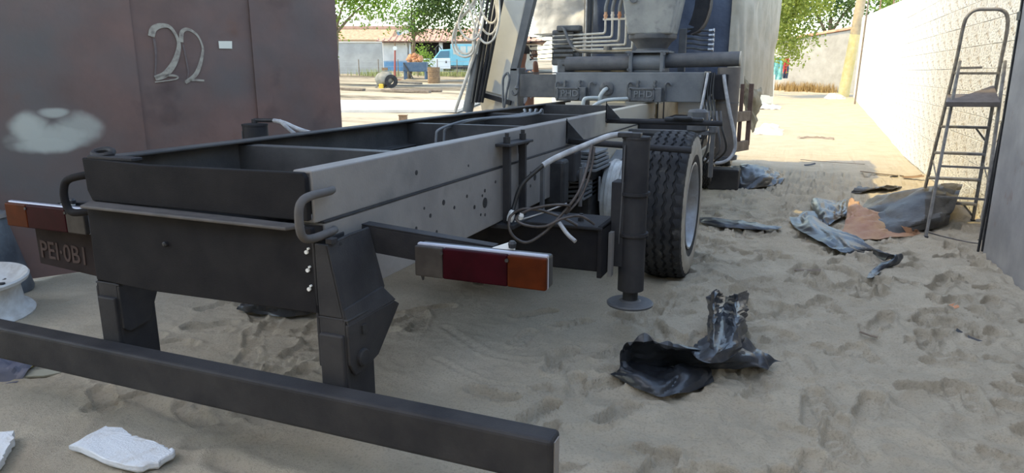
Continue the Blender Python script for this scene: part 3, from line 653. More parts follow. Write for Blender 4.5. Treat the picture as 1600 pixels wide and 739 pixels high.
# ---- transverse stabiliser beam and the jack legs
b = MB(); b.box(-3.25, -.900, 3.40, 3.66, .405, .632); sb = b.build('stabiliser_beam', 'primer_shaded', T, bevel=.008)
b = MB(); b.box(RO - .02, -.880, 3.375, 3.69, .632, .650); b.build('beam_cap', 'primer', sb, bevel=.006)
b = MB(); b.box(-.905, -.880, 3.38, 3.68, .378, .655); b.build('beam_end_plate', 'primer_shaded', sb, bevel=.004)
b = MB(); b.lathe([(0, .018), (.018, .018), (.02, .012), (.04, .012)], (-1.03, 3.50, .65), (0, 0, 1), 6); b.build('beam_bolt', 'black', sb)
b = MB(); b.lathe([(0, .035), (.02, .03), (.028, .015)], (-1.12, 3.52, .405), (0, 0, -1), 12); b.build('drain_plug', 'primer_shaded', sb)
def jack(x, y, z0, zt, r, full=True):
    j = MB(); j.cyl((x, y, z0 + .085), (x, y, zt), r, n=28); jo = j.build('jack_leg', 'primer', T, smooth=True)
    for z in (z0 + .40, z0 + .62):
        c = MB(); c.lathe([(-.008, r), (-.008, r + .012), (.008, r + .012), (.008, r)], (x, y, z), (0, 0, 1), 28); c.build('jack_collar', 'primer', jo)
    c = MB(); c.lathe([(0, r + .004), (.012, r + .004), (.016, r * .6), (.018, 0)], (x, y, zt), (0, 0, 1), 28); c.build('jack_cap', 'primer', jo, smooth=True)
    c = MB(); c.cyl((x, y, z0 + .01), (x, y, z0 + .11), .042, n=16); c.build('jack_rod', 'black', jo, smooth=True)
    c = MB(); c.lathe([(0, .125), (.010, .128), (.016, .120), (.022, .06), (.030, .05)], (x, y, z0), (0, 0, 1), 32); c.build('jack_foot', 'crane_dark', jo, smooth=True, auto=30)
    c = MB(); c.cyl((x - .06, y - r * .8, z0 + .35), (x - .045, y - r * .9, zt - .03), .004, n=6); c.build('grease_pipe', 'crane_dark', jo)
    return jo
JX, JY, JZ = -.775, 3.62, .178
j1 = jack(JX, JY, JZ, 1.085, .071)
b = MB(); b.box(-.885, JX - .04, 3.56, 3.68, .40, .86); b.build('jack_mount', 'primer', j1, bevel=.004)
b = MB(); b.box(-.875, -.855, 3.49, 3.54, .36, .60); b.build('mount_edge', 'rail', j1)
jack(-3.297, 3.62, .178, 1.082, .080)
b = MB(); b.box(-3.22, LO - .43, 3.56, 3.68, .40, .86); b.build('jack_mount', 'primer', T, bevel=.004)
b = MB(); b.cyl((-3.297, 3.62, 1.09), (-3.297, 3.62, 1.125), .02, n=10); b.cyl((-3.297, 3.62, 1.118), (-3.14, 3.62, 1.12), .013, n=8); b.build('jack_fitting', 'black', T)
b = MB(); b.tube(spline([(-3.14, 3.62, 1.12), (-3.05, 3.62, 1.105), (-2.93, 3.64, 1.06), (-2.7, 3.7, 1.0)], 5), .014, 8); b.tube(spline([(-3.10, 3.63, 1.118), (-3.02, 3.6, 1.08), (-2.98, 3.62, 1.04)], 5), .012, 8); b.build('jack_hose', 'hose_grey', T, smooth=True)
# ---- hoses hanging from the jack
def hose(name, P, r, m, k=6): b = MB(); b.tube(spline(P, k), r, 8); return b.build(name, m, T, smooth=True, auto=70)
hose('hose_sleeve', [(-.80, 3.62, 1.105), (-.90, 3.58, 1.10), (-1.00, 3.52, 1.06), (-1.14, 3.42, .995), (-1.20, 3.36, .955)], .0155, 'hose_grey')
hose('jack_hose', [(-1.20, 3.36, .955), (-1.29, 3.30, .86), (-1.32, 3.27, .76), (-1.325, 3.24, .70)], .011, 'hose_black')
hose('jack_hose', [(-.97, 3.46, 1.06), (-.98, 3.42, .95), (-1.01, 3.36, .82), (-1.09, 3.30, .70), (-1.16, 3.26, .62), (-1.24, 3.22, .575), (-1.31, 3.2, .62), (-1.325, 3.22, .70), (-1.27, 3.25, .74), (-1.18, 3.28, .735), (-1.08, 3.32, .70), (-1.00, 3.34, .66)], .008, 'cable')
hose('jack_hose', [(-.96, 3.47, 1.05), (-.965, 3.43, .93), (-1.0, 3.38, .80), (-1.06, 3.33, .72), (-1.04, 3.32, .76), (-1.10, 3.28, .77), (-1.22, 3.25, .745), (-1.29, 3.22, .70), (-1.25, 3.23, .665), (-1.15, 3.25, .66), (-1.07, 3.28, .70), (-.99, 3.34, .71), (-.93, 3.40, .66)], .007, 'cable')
hose('jack_hose', [(-1.08, 3.28, .68), (-1.03, 3.26, .63), (-.98, 3.24, .60)], .011, 'hose_grey')
hose('thin_cable', [(-1.30, 3.22, .68), (-1.18, 3.28, .72), (-1.06, 3.34, .77)], .004, 'hose_grey')
b = MB(); b.lathe([(0, .016), (.02, .02), (.05, .018), (.06, .012)], (-1.335, 3.235, .675), (.3, .1, 1), 8); b.build('hose_joint', 'tape', T)
b = MB(); b.lathe([(0, .01), (.02, .016), (.035, .01)], (-1.275, 3.23, .69), (.3, .1, 1), 8); b.build('hose_joint', 'tape', T)
b = MB(); b.box(-.86, -.74, 3.55, 3.60, 1.095, 1.12); b.build('hose_block', 'black', T, bevel=.004)
# ---- mudguard stays: tubes with gusset plates on the rail
for (y, z, xe) in ((4.42, 1.0, -.60), (5.42, 1.072, -.52)):
    b = MB(); b.cyl((RO, y, z - .02), (xe, y, z - .02 - (.03 if y < 5 else 0)), .021, n=14); o = b.build('mudguard_stay', 'primer', T, smooth=True)
    b = MB(); b.prism([(RO + .002, y - .05, z), (RO + .12, y - .05, z), (RO + .002, y - .05, z + .12)], (0, .008, 0)); b.prism([(RO + .0015, y - .05, z - .03), (RO + .0015, y + .06, z - .03), (RO + .0015, y - .05, z + .13)], (.006, 0, 0)); b.build('gusset', 'black', o)
b = MB(); b.box(-.95, -.66, 5.39, 5.45, 1.06, 1.09); b.box(-.88, -.74, 5.36, 5.42, 1.075, 1.10); b.build('stay_block', 'black', T, bevel=.01)
# ---- wheels
def tyre(cx, cy, cz, rad, wd, name, par, s=1, n=168):
    """lathe about the X axis with zigzag grooves in the tread; s = +1: outer side towards +x"""
    hw = wd / 2
    prof = []                                           # (x across, radius, zigzag weight)
    gr = [-.30, -.10, .10, .30]
    prof.append((-hw * .94, rad - .012, 0)); 
    for gq in gr:
        c = gq * wd
        prof += [(c - .011, rad - .002 * (abs(gq) > .2), 1), (c - .007, rad - .016, 1), (c + .007, rad - .016, 1), (c + .011, rad - .002 * (abs(gq) > .2), 1)]
    prof.append((hw * .94, rad - .012, 0))
    side = [(hw, rad - .035), (hw + .006, rad - .10), (hw + .004, rad - .16), (hw - .012, rad - .215), (hw - .03, rad - .235)]
    full = [(-x, r, 0) for (x, r) in reversed(side)] + prof + [(x, r, 0) for (x, r) in side]
    mb = MB(); m = len(full)
    for i in range(n):
        t = 2 * math.pi * i / n; zz = .006 * (1 if (i // 2) % 2 else -1)
        nick = (i % 4 == 0)
        for (x, r, q) in full:
            rr = r
            if q == 0 and abs(x) > hw * .85 and r > rad - .05 and nick: rr = r - .012
            mb.v.append((cx + x + zz * q, cy + rr * math.cos(t), cz + rr * math.sin(t)))
    for i in range(n):
        j = (i + 1) % n
        for k in range(m - 1): mb.f.append((i * m + k, i * m + k + 1, j * m + k + 1, j * m + k))
        mb.f.append((i * m + m - 1, i * m, j * m, j * m + m - 1))
    me_o = mb.build(name, ['rubber', 'sidewall'], par, smooth=True, auto=30)
    for p in me_o.data.polygons:
        c = p.center
        if abs(c.x - cx) > hw * .99: p.material_index = 1
    return me_o
def wheel(cx, cy, cz, rad, wd, s, detail=True):
    ty = tyre(cx, cy, cz, rad, wd, 'tyre', T, s, 168 if detail else 96)
    hw = wd / 2; ri = rad - .232
    rim = MB(); rim.lathe([(hw * .98, ri + .020), (hw * 1.0, ri + .008), (hw * .86, ri - .004), (hw * .2, ri - .014), (-hw * .5, ri - .02), (-hw * .5, ri - .05), (-hw * .35, .15), (-hw * .1, .13), (-hw * .1, 0)], (cx, cy, cz), (s, 0, 0), 48, caps=False)
    ro = rim.build('rim', 'rimgrey', ty, smooth=True, auto=35)
    hb = MB(); hb.lathe([(-hw * .1, .11), (hw * .55, .10), (hw * .6, .07), (hw * .6, 0)], (cx, cy, cz), (s, 0, 0), 24); hb.build('hub', 'crane_dark', ty, smooth=True, auto=35)
    for k in range(10):
        t = 2 * math.pi * k / 10; nb_ = MB(); nb_.cyl((cx - s * hw * .3, cy + .185 * math.cos(t), cz + .185 * math.sin(t)), (cx - s * hw * .05, cy + .185 * math.cos(t), cz + .185 * math.sin(t)), .016, n=6); nb_.build('wheel_nut', 'steel', ty)
    for k in range(8):
        t = 2 * math.pi * (k + .5) / 8; nb_ = MB(); nb_.cyl((cx - s * hw * .52, cy + .232 * math.cos(t), cz + .232 * math.sin(t)), (cx - s * hw * .44, cy + .232 * math.cos(t), cz + .232 * math.sin(t)), .022, n=10); nb_.build('hand_hole', 'black', ty)
    return ty
wheel(-.785, 4.95, .505, .52, .285, 1)
wheel(TX * 2 + .785, 4.95, .505, .52, .285, -1)
wheel(-1.05, 11.3, .50, .51, .27, 1, False)
wheel(TX * 2 + 1.05, 11.3, .50, .51, .27, -1, False)
# axle, brake drum, leaf springs
b = MB(); b.cyl((-2.75, 4.95, .505), (-1.05, 4.95, .505), .075, n=18); b.lathe([(-.16, .09), (-.10, .19), (0, .21), (.10, .19), (.16, .09)], (TX, 4.95, .505), (1, 0, 0), 24); b.build('rear_axle', 'primer', T, smooth=True)
b = MB(); b.lathe([(0, .20), (.02, .255), (.05, .262), (.055, .275), (.075, .275), (.08, .262), (.115, .262), (.12, .278), (.14, .278), (.145, .262), (.20, .250), (.23, .23), (.23, 0)], (-1.27, 4.95, .535), (1, 0, 0), 40); b.build('brake_drum', 'drumwhite', T, smooth=True, auto=30)
b = MB(); b.lathe([(0, .20), (.02, .255), (.14, .262), (.20, .25), (.23, 0)], (TX * 2 + 1.27, 4.95, .535), (-1, 0, 0), 32); b.build('brake_drum', 'drumwhite', T, smooth=True, auto=30)
for xs in (-1.335, TX * 2 + 1.335):
    for i in range(6):
        b = MB(); half = .72 - i * .085; P = []
        for k in range(13):
            u = -1 + k / 6; P.append((xs, 4.95 + half * u, .665 - i * .017 + .13 * (half * u / .72) ** 2))
        for k in range(12): b.bar(P[k], P[k + 1], .085, .011)
        b.build('spring_leaf', 'crane', T)
    for i in range(4):
        b = MB(); half = .40 - i * .03
        P = [(xs, 4.75 + half * (-1 + k / 4), .80 + i * .018 - .05 * (-1 + k / 4) ** 2) for k in range(9)]
        for k in range(8): b.bar(P[k], P[k + 1], .10, .011)
        b.build('spring_leaf', 'crane', T)
    b = MB(); b.box(xs - .05, xs + .05, 4.2, 4.34, .74, .93); b.cyl((xs - .06, 4.27, .78), (xs + .06, 4.27, .78), .03, n=12); b.build('spring_hanger', 'primer', T, bevel=.01)
    for y in (4.86, 5.04):
        b = MB(); b.tube([(xs - .045, y, .50), (xs - .045, y, .78), (xs - .045, y, .80), (xs + .045, y, .80), (xs + .045, y, .78), (xs + .045, y, .50)], .010, 8); b.build('spring_u_bolt', 'black', T)
b = MB(); b.box(-1.72, -1.50, 3.9, 5.2, .45, .93); b.build('chassis_light_block', 'black', T, bevel=.03)  # added dark box that blocks light coming through under the truck
b = MB(); b.box(-1.345, -1.325, 3.72, 3.75, .60, .90); b.build('tank_strap', 'crane_dark', T)
b = MB(); b.cyl((-1.2, 4.05, .62), (-1.2, 4.05, .86), .012, n=8); b.build('stay_rod', 'crane_dark', T)
for i in range(5):
    b = MB(); b.box(-1.40 + i * .012, -1.22 - i * .006, 4.47 + .02 * i, 4.86, .775 + i * .026, .793 + i * .026); b.build('spring_leaf', 'crane', T, bevel=.003)
for i in range(4):
    b = MB(); b.prism([(-1.44, 4.42, .565 + i * .03), (-1.29, 4.42, .585 + i * .03), (-1.29, 4.42, .601 + i * .03), (-1.44, 4.42, .581 + i * .03)], (0, .4, 0)); b.build('spring_leaf', 'crane', T)
b = MB(); b.box(-1.50, -1.29, 4.62, 5.05, .28, .77); b.build('dark_backing', 'black', T, bevel=.02)  # added dark backing behind the springs, stops light below the rail
b = MB(); b.box(-1.44, -1.30, 4.02, 4.14, .62, .90); b.build('spring_shackle', 'black', T, bevel=.02)
b = MB(); b.box(-1.30, -1.285, 4.36, 4.42, .60, .84); b.build('shackle_strap', 'crane', T)
b = MB(); b.cyl((-1.17, 4.38, .60), (-1.17, 4.38, .76), .008, n=8); b.build('stay_rod', 'crane', T)
b = MB(); b.box(-2.1, -1.46, 4.1, 4.9, .30, .66); b.build('differential_guard', 'black', T, bevel=.06)
# filter canister and clutter ahead of the rear wheel
b = MB(); b.lathe([(0, .075), (.01, .085), (.16, .085), (.18, .07), (.185, 0)], (-.80, 6.15, .935), (0, 0, 1), 24); b.build('filter_canister', 'crane_dark', T, smooth=True, auto=35)
b = MB(); b.bar((-1.38, 6.15, .92), (-.66, 6.15, .92), .10, .03); b.cyl((-.66, 6.1, .95), (-.66, 6.1, .55), .02, n=10); b.cyl((-.66, 6.1, .93), (-.66, 6.1, .98), .035, n=12); b.build('canister_bracket', 'crane_dark', T)
b = MB(); b.box(-1.38, -.90, 6.5, 7.0, .70, .98); b.build('battery_box', 'primer', T, bevel=.02)
b = MB(); b.box(-1.37, -.95, 7.3, 8.3, .45, .95); b.build('fuel_tank', 'primer', T, bevel=.05, seg=4)
b = MB(); b.box(-2.9, -2.41, 6.2, 7.6, .5, .95); b.build('fuel_tank', 'primer', T, bevel=.05, seg=4)
for k in range(5):
    x = -.80 + k * .035
    hose('service_hose', [(x, 6.6, 1.08), (x + .03, 6.5, .95), (x + .02 * k, 6.5, .75), (x - .05, 6.7, .60)], .010, ('hose_black', 'crane_dark')[k % 2])
# wood-coloured rail section and hanging plates below the crane beam
b = MB(); b.box(RO - .002, RO + .02, 7.42, 9.4, .70, 1.10); o = b.build('rail_plate', 'pole', T, bevel=.003); o.data.materials[0] = K['polewood']
for y in (7.40, 7.75): b = MB(); b.box(RO + .02, RO + .03, y, y + .03, .66, 1.14); b.build('plate_seam', 'black', T)
b = MB(); b.box(RO + .022, RO + .03, 7.46, 7.72, .80, .812); b.build('bolt_row', 'black', T)
# ================================================================== the loader crane behind the frame
CR = empty('loader_crane', (TX, 7.2, .95), 'dusty grey hydraulic loader crane with cross beam and column mounted on the truck', 'crane')
b = MB(); b.box(-2.385, -.862, 7.05, 7.37, 1.138, 1.425); beam = b.build('cross_beam', 'crane', CR, bevel=.008)
b = MB(); b.box(-.875, -.858, 7.03, 7.39, 1.13, 1.432); b.build('beam_collar', 'tarpcream', beam)
b = MB(); b.box(-2.80, -2.385, 7.09, 7.33, 1.165, 1.405); b.build('extension_beam', 'crane_dark', CR, bevel=.006)
b = MB(); b.box(-.862, -.66, 7.09, 7.33, 1.165, 1.405); b.build('extension_beam', 'primer', CR, bevel=.006)
def castbox(x0, x1):
    b = MB(); b.box(x0, x1, 6.985, 7.06, 1.136, 1.275); o = b.build('clamp_casting', 'castiron', CR, bevel=.008)
    b = MB(); w_ = x1 - x0
    for (a, c, z0, z1) in ((x0 + .02, x1 - .07, 1.258, 1.27), (x0 + .02, x1 - .07, 1.15, 1.162)): b.box(a, c, 6.975, 6.987, z0, z1)
    b.box(x0 + .02, x0 + .03, 6.975, 6.987, 1.15, 1.27); b.box(x1 - .08, x1 - .07, 6.975, 6.987, 1.15, 1.27); b.build('casting_rim', 'castiron', o)
    text_mesh('PHD', .088, .005, 'cast_letters', 'crane', Matrix.Translation((x0 + .055, 6.982, 1.185)) @ Matrix.Rotation(R(90), 4, 'X') @ Matrix.Shear('XZ', 4, (0, 0)) @ Matrix.Diagonal((1.1, 1, 1, 1)), o, bold=.001)
    for x in (x0 - .012, x1 + .03):
        b = MB(); b.tube(spline([(x, 7.03, 1.16), (x, 7.02, 1.28), (x + .005, 7.02, 1.315), (x + .03, 7.03, 1.325), (x + .055, 7.035, 1.30)], 4), .011, 8); b.build('clamp_hook', 'castiron', o, smooth=True)
    for x in (x0 + .09, x1 - .07):
        b = MB(); b.cyl((x, 7.02, 1.27), (x, 7.02, 1.345), .012, n=8); b.cyl((x, 7.02, 1.285), (x, 7.02, 1.30), .022, n=6); b.cyl((x, 7.02, 1.325), (x, 7.02, 1.342), .02, n=6); b.build('clamp_stud', 'castiron', o)
castbox(-2.36, -2.04); castbox(-1.60, -1.27)
b = MB(); b.lathe([(0, .072), (.015, .072), (.022, .055), (.022, .032), (.012, .03), (.012, 0)], (-1.835, 7.05, 1.262), (0, -1, 0), 24); b.build('flange', 'crane_dark', beam, smooth=True, auto=30)
for k in range(6): b = MB(); b.cyl((-1.835 + .055 * math.cos(k * 1.047), 7.04, 1.262 + .055 * math.sin(k * 1.047)), (-1.835 + .055 * math.cos(k * 1.047), 7.025, 1.262 + .055 * math.sin(k * 1.047)), .008, n=6); b.build('flange_bolt', 'castiron', beam)
def ch(name, P, r, m, k=5, n=8): b = MB(); b.tube(spline(P, k), r, n); return b.build(name, m, CR, smooth=True, auto=70)
ch('feed_pipe', [(-1.835, 7.05, 1.262), (-1.84, 6.98, 1.25), (-1.87, 6.95, 1.20), (-1.885, 6.95, 1.14), (-1.885, 6.96, 1.10)], .021, 'panelwhite')
ch('feed_pipe', [(-2.02, 6.86, 1.0), (-2.02, 6.84, 1.10), (-2.01, 6.84, 1.155), (-1.98, 6.86, 1.172), (-1.90, 6.95, 1.172)], .020, 'panelwhite')
ch('feed_pipe', [(-1.92, 6.70, 1.06), (-1.85, 6.72, 1.12), (-1.77, 6.78, 1.155), (-1.68, 6.85, 1.165), (-1.60, 6.95, 1.168)], .018, 'panelwhite')
# slewing cylinders and the clamp block between them
b = MB(); b.cyl((-2.315, 7.2, 1.512), (-1.60, 7.2, 1.515), .072, n=28); o = b.build('slewing_cylinder', 'crane_dark', CR, smooth=True, auto=40)
b = MB(); b.lathe([(0, .066), (-.006, .06), (-.02, .02), (-.05, .02)], (-2.315, 7.2, 1.512), (1, 0, 0), 24); b.build('cylinder_end', 'crane_dark', o)
b = MB(); b.cyl((-1.29, 7.2, 1.535), (-.575, 7.2, 1.550), .070, n=28); o = b.build('slewing_cylinder', 'crane_dark', CR, smooth=True, auto=40)
b = MB(); b.lathe([(0, .071), (.012, .071), (.016, .05), (.016, 0)], (-.575, 7.2, 1.550), (1, 0, 0), 24); b.build('cylinder_cap', 'tarpcream', o)
b = MB(); b.box(-1.59, -1.30, 7.12, 7.40, 1.425, 1.60); b.build('clamp_block', 'crane', CR, bevel=.01)
b = MB(); b.cyl((-1.60, 7.16, 1.52), (-1.29, 7.16, 1.52), .085, n=28); b.build('clamp_bush', 'crane', CR, smooth=True, auto=40)
for x in (-1.605, -1.295): b = MB(); b.box(x - .018, x + .018, 7.06, 7.42, 1.425, 1.625); b.build('clamp_cheek', 'crane', CR, bevel=.006)
b = MB(); b.box(-1.66, -1.24, 7.06, 7.46, 1.612, 1.632); b.build('top_plate', 'crane', CR, bevel=.003)
for (x, z) in ((-1.625, 1.60), (-1.625, 1.45), (-1.27, 1.60), (-1.27, 1.45)): b = MB(); b.cyl((x, 7.05, z), (x, 7.065, z), .014, n=6); b.build('cheek_bolt', 'castiron', CR)
# column: cone, flange and square trunk flaring upwards
b = MB(); b.lathe([(0, .165), (.02, .165), (.03, .15), (.09, .19), (.125, .235), (.14, .24), (.165, .24), (.17, .22)], (-1.445, 7.32, 1.628), (0, 0, 1), 40); b.build('column_base', 'crane_dark', CR, smooth=True, auto=30)
b = MB(); z0, z1 = 1.79, 3.35
def ring(z, w, d, y): return [(-1.445 - w, y - d, z), (-1.445 + w, y - d, z), (-1.445 + w, y + d, z), (-1.445 - w, y + d, z)]
r0, r1, r2 = ring(1.79, .215, .20, 7.32), ring(2.15, .275, .23, 7.32), ring(3.4, .24, .24, 7.32)
b.add(r0 + r1 + r2, [(0, 3, 2, 1), (8, 9, 10, 11)] + [(i, (i + 1) % 4, 4 + (i + 1) % 4, 4 + i) for i in range(4)] + [(4 + i, 4 + (i + 1) % 4, 8 + (i + 1) % 4, 8 + i) for i in range(4)])
col = b.build('column', 'crane', CR, bevel=.02, seg=3); col.data.materials[0] = mixin(mat('column_grey', (.26, .255, .235), .6, 0, (.36, .35, .31), 5, .1, 60), (.16, .155, .15), 9, .55, .75)
b = MB(); b.cyl((-1.60, 7.08, 2.125), (-1.60, 7.07, 2.125), .04, n=16); b.build('inspection_cap', 'castiron', col)
# curved guard plate beside the column
P = [(-1.10, 7.55, 1.80), (-1.02, 7.55, 1.84), (-.97, 7.55, 1.92), (-.94, 7.55, 2.02), (-.925, 7.55, 2.15), (-.92, 7.55, 2.6)]
P = [V(*p) for p in spline(P, 4)]
b = MB()
for i in range(len(P) - 1): b.add([P[i], P[i + 1], P[i + 1] + V(0, .22, 0), P[i] + V(0, .22, 0), P[i] + V(-.15 if i > 6 else -.08, 0, .0), P[i + 1] + V(-.15 if i > 5 else -.08, 0, 0)], [(0, 1, 2, 3), (0, 4, 5, 1)])
b.build('guard_plate', 'primer', CR)
b = MB(); b.tube(P, .008, 6); b.build('guard_edge', 'cable', CR)
b = MB(); b.box(-1.21, -1.14, 7.50, 7.57, 1.43, 1.86); b.build('guard_post', 'crane_dark', CR, bevel=.004)
# hydraulic pipes, left bank
for i in range(5):
    xr = -2.005 + i * .075; zt = 1.83 - i * .040; y = 7.56
    P = [(-2.60, y, zt - .02), (-2.3, y, zt - .008), (xr - .05, y, zt), (xr - .015, y, zt + .004), (xr, y, zt + .035), (xr, y, 1.98)]
    ch('hydraulic_pipe', P, .0125, 'hose_pale', 4)
    b = MB(); b.lathe([(0, .018), (.03, .018), (.032, .022), (.05, .022), (.052, .016), (.09, .016)], (xr, y, 1.975), (0, 0, 1), 10); b.build('pipe_fitting', 'clay' if i % 2 == 0 else 'hose_pale', CR)
    if i < 4: ch('riser_hose', [(xr, y, 2.05), (xr + .005, y, 2.12), (xr + .05, y, 2.24), (xr + .13, y - .03, 2.30), (xr + .25, y - .08, 2.32)], .020, 'crane', 4)
b = MB(); b.box(-2.03, -1.68, 7.545, 7.575, 1.965, 1.985); b.build('pipe_clamp', 'hose_pale', CR)
for i in range(6):
    z = 1.845 - i * .048
    b = MB(); b.cyl((-2.58, 7.56, z), (-2.36, 7.56, z), .020, n=10); b.build('valve_spool', 'castiron', CR, smooth=True)
b = MB(); b.box(-2.62, -2.30, 7.58, 7.74, 1.50, 1.88); b.build('valve_block', 'castiron', CR, bevel=.02)
b = MB(); b.box(-2.54, -2.27, 7.50, 7.62, 1.86, 1.92); b.build('valve_head', 'castiron', CR, bevel=.015)
for i in range(6):
    z = 1.80 - i * .047
    b = MB(); b.cyl((-2.59, 7.56, z + .018), (-2.845, 7.54, z), .005, n=6); o = b.build('valve_lever', 'black', CR)
    b = MB(); b.lathe([(-.012, .004), (-.008, .011), (.008, .011), (.012, .004)], (-2.85, 7.54, z), (1, 0, 0), 10); b.build('lever_knob', 'black', o, smooth=True)
ch('crane_hose', [(-2.47, 7.50, 1.90), (-2.43, 7.47, 1.86), (-2.36, 7.42, 1.74), (-2.27, 7.38, 1.66), (-2.1, 7.36, 1.635), (-1.66, 7.36, 1.632)], .017, 'castiron')
b = MB(); b.lathe([(0, .045), (.05, .045), (.055, .03)], (-1.93, 7.40, 1.64), (0, 0, 1), 14); b.build('oil_cap', 'castiron', CR)
b = MB(); b.box(-2.38, -1.65, 7.36, 7.44, 1.425, 1.46); b.box(-2.0, -1.9, 7.34, 7.40, 1.46, 1.50); b.box(-1.75, -1.68, 7.34, 7.4, 1.46, 1.5); b.build('manifold', 'castiron', CR, bevel=.006)
b = MB(); b.box(-2.42, -2.33, 7.2, 7.36, 1.425, 1.55); b.build('valve_foot', 'castiron', CR, bevel=.008)
# right bank of pipes with bright fittings
for i in range(5):
    z = 1.845 - i * .047
    ch('hydraulic_pipe', [(-1.15, 7.62, z + .015), (-1.08, 7.62, z + .012), (-1.0, 7.62, z - .002), (-.90, 7.62, z - .004)], .0115, 'castiron', 4)
    b = MB(); b.lathe([(0, .017), (.035, .017), (.04, .022), (.055, .022)], (-.93, 7.62, z - .004), (1, 0, 0), 10); b.build('pipe_fitting', 'steel', CR)
# right-hand stabiliser leg with its hose
b = MB(); b.cyl((-.667, 7.22, .62), (-.667, 7.22, 1.47), .108, n=28); leg = b.build('stabiliser_leg', 'crane_dark', CR, smooth=True, auto=40); leg.data.materials[0] = mat('leg_brown', (.11, .095, .085), .65, 0, (.17, .145, .125), 5)
b = MB(); b.lathe([(0, .112), (.012, .112)], (-.667, 7.22, 1.13), (0, 0, 1), 28); b.build('leg_collar', 'crane_dark', leg)
b = MB(); b.cyl((-.667, 7.22, .58), (-.667, 7.22, .62), .13, n=28); b.build('leg_foot', 'crane_dark', leg)
ch('leg_hose', [(-.70, 7.08, 1.40), (-.68, 7.06, 1.30), (-.62, 7.05, 1.05), (-.565, 7.06, .85), (-.55, 7.08, .70), (-.60, 7.02, .60), (-.70, 6.95, .57), (-.80, 6.9, .60), (-.84, 6.9, .66), (-.80, 6.92, .72)], .017, 'hose_grey')
ch('leg_hose', [(-.84, 7.0, 1.42), (-.86, 6.95, 1.2), (-.88, 6.9, 1.0), (-.86, 6.85, .82)], .013, 'hose_grey')
for k in range(5): ch('control_hose', [(-.86 + k * .02, 7.02, 1.42), (-.88 + k * .025, 6.98, 1.22), (-.86 + k * .03, 6.94, 1.02), (-.90 + k * .02, 6.90, .80)], .009, 'hose_black')
b = MB(); b.cyl((-.80, 7.0, 1.22), (-.90, 6.9, .90), .012, n=8); b.build('tie_rod', 'steel', CR)
b = MB(); b.bar((-.92, 6.6, .62), (-.72, 6.75, .76), .05, .05); b.build('step_bar', 'tarpcream', CR)
# folded boom on the left, unseen shade boxes overhead
b = MB(); b.prism([(-3.309, 7.5, 2.214), (-2.893, 7.5, 2.199), (-3.061, 7.5, 1.481), (-3.1, 7.5, 1.146), (-3.561, 7.5, 1.243), (-3.442, 7.5, 1.625)], (0, .12, 0))
b.prism([(-3.309, 7.5, 2.214), (-2.893, 7.5, 2.199), (-2.63, 7.5, 3.35), (-3.04, 7.5, 3.35)], (0, .12, 0)); bo = b.build('boom', 'tarpcream', CR, bevel=.01); bo.data.materials[0] = mat('boom_paint', (.74, .71, .62), .6, 0, (.64, .62, .56), 2.5, .05, 40)
b = MB(); b.prism([(-2.874, 7.45, 2.194), (-2.784, 7.45, 2.191), (-2.986, 7.45, 1.445), (-3.064, 7.45, 1.445)], (0, .10, 0)); b.prism([(-2.874, 7.45, 2.194), (-2.784, 7.45, 2.191), (-2.52, 7.45, 3.35), (-2.61, 7.45, 3.35)], (0, .10, 0)); b.build('boom_edge', 'crane', bo)
b = MB(); b.prism([(-3.064, 7.45, 1.473), (-2.955, 7.45, 1.473), (-2.977, 7.45, .98), (-3.104, 7.45, .98)], (0, .2, 0)); b.build('boom_foot', 'crane', bo, bevel=.01)
b = MB(); b.prism([(-3.50, 7.52, 1.24), (-3.10, 7.52, 1.15), (-3.12, 7.52, .98), (-3.45, 7.52, .98)], (0, .2, 0)); b.build('boom_heel', 'concrete', bo)
b = MB(); b.bar((-3.514, 7.44, 1.20), (-3.05, 7.44, 1.085), .04, .05); b.build('boom_strut', 'primer', bo)
b = MB(); b.cyl((-3.31, 7.36, 1.95), (-3.47, 7.36, 1.34), .035, n=16); b.cyl((-3.405, 7.36, 1.62), (-3.56, 7.36, .98), .062, n=20); b.build('boom_cylinder', 'crane', CR, smooth=True, auto=40)
for (p, q, r_, m) in (((-3.244, 7.3, 2.3), (-3.47, 7.3, 1.09), .018, 'hose_black'), ((-3.19, 7.3, 2.3), (-3.43, 7.3, 1.09), .020, 'hose_black'), ((-3.14, 7.32, 2.3), (-3.40, 7.32, 1.09), .022, 'primer'), ((-3.09, 7.34, 2.3), (-3.37, 7.34, 1.09), .022, 'hose_black'), ((-3.29, 7.3, 2.3), (-3.52, 7.3, 1.4), .016, 'hose_grey'), ((-3.36, 7.28, 1.78), (-3.682, 7.28, .98), .020, 'hose_pale')):
    b = MB(); b.cyl(p, q, r_, n=10); b.build('boom_pipe', m, CR, smooth=True)
b = MB(); b.box(-2.6, -.95, 7.25, 8.4, 3.3, 3.62); b.box(-3.75, -2.5, 6.9, 7.6, 3.35, 3.65); b.build('shade_boom', 'crane', CR, bevel=.02)  # unseen overhead boom, its two boxes shaped to cast shade below
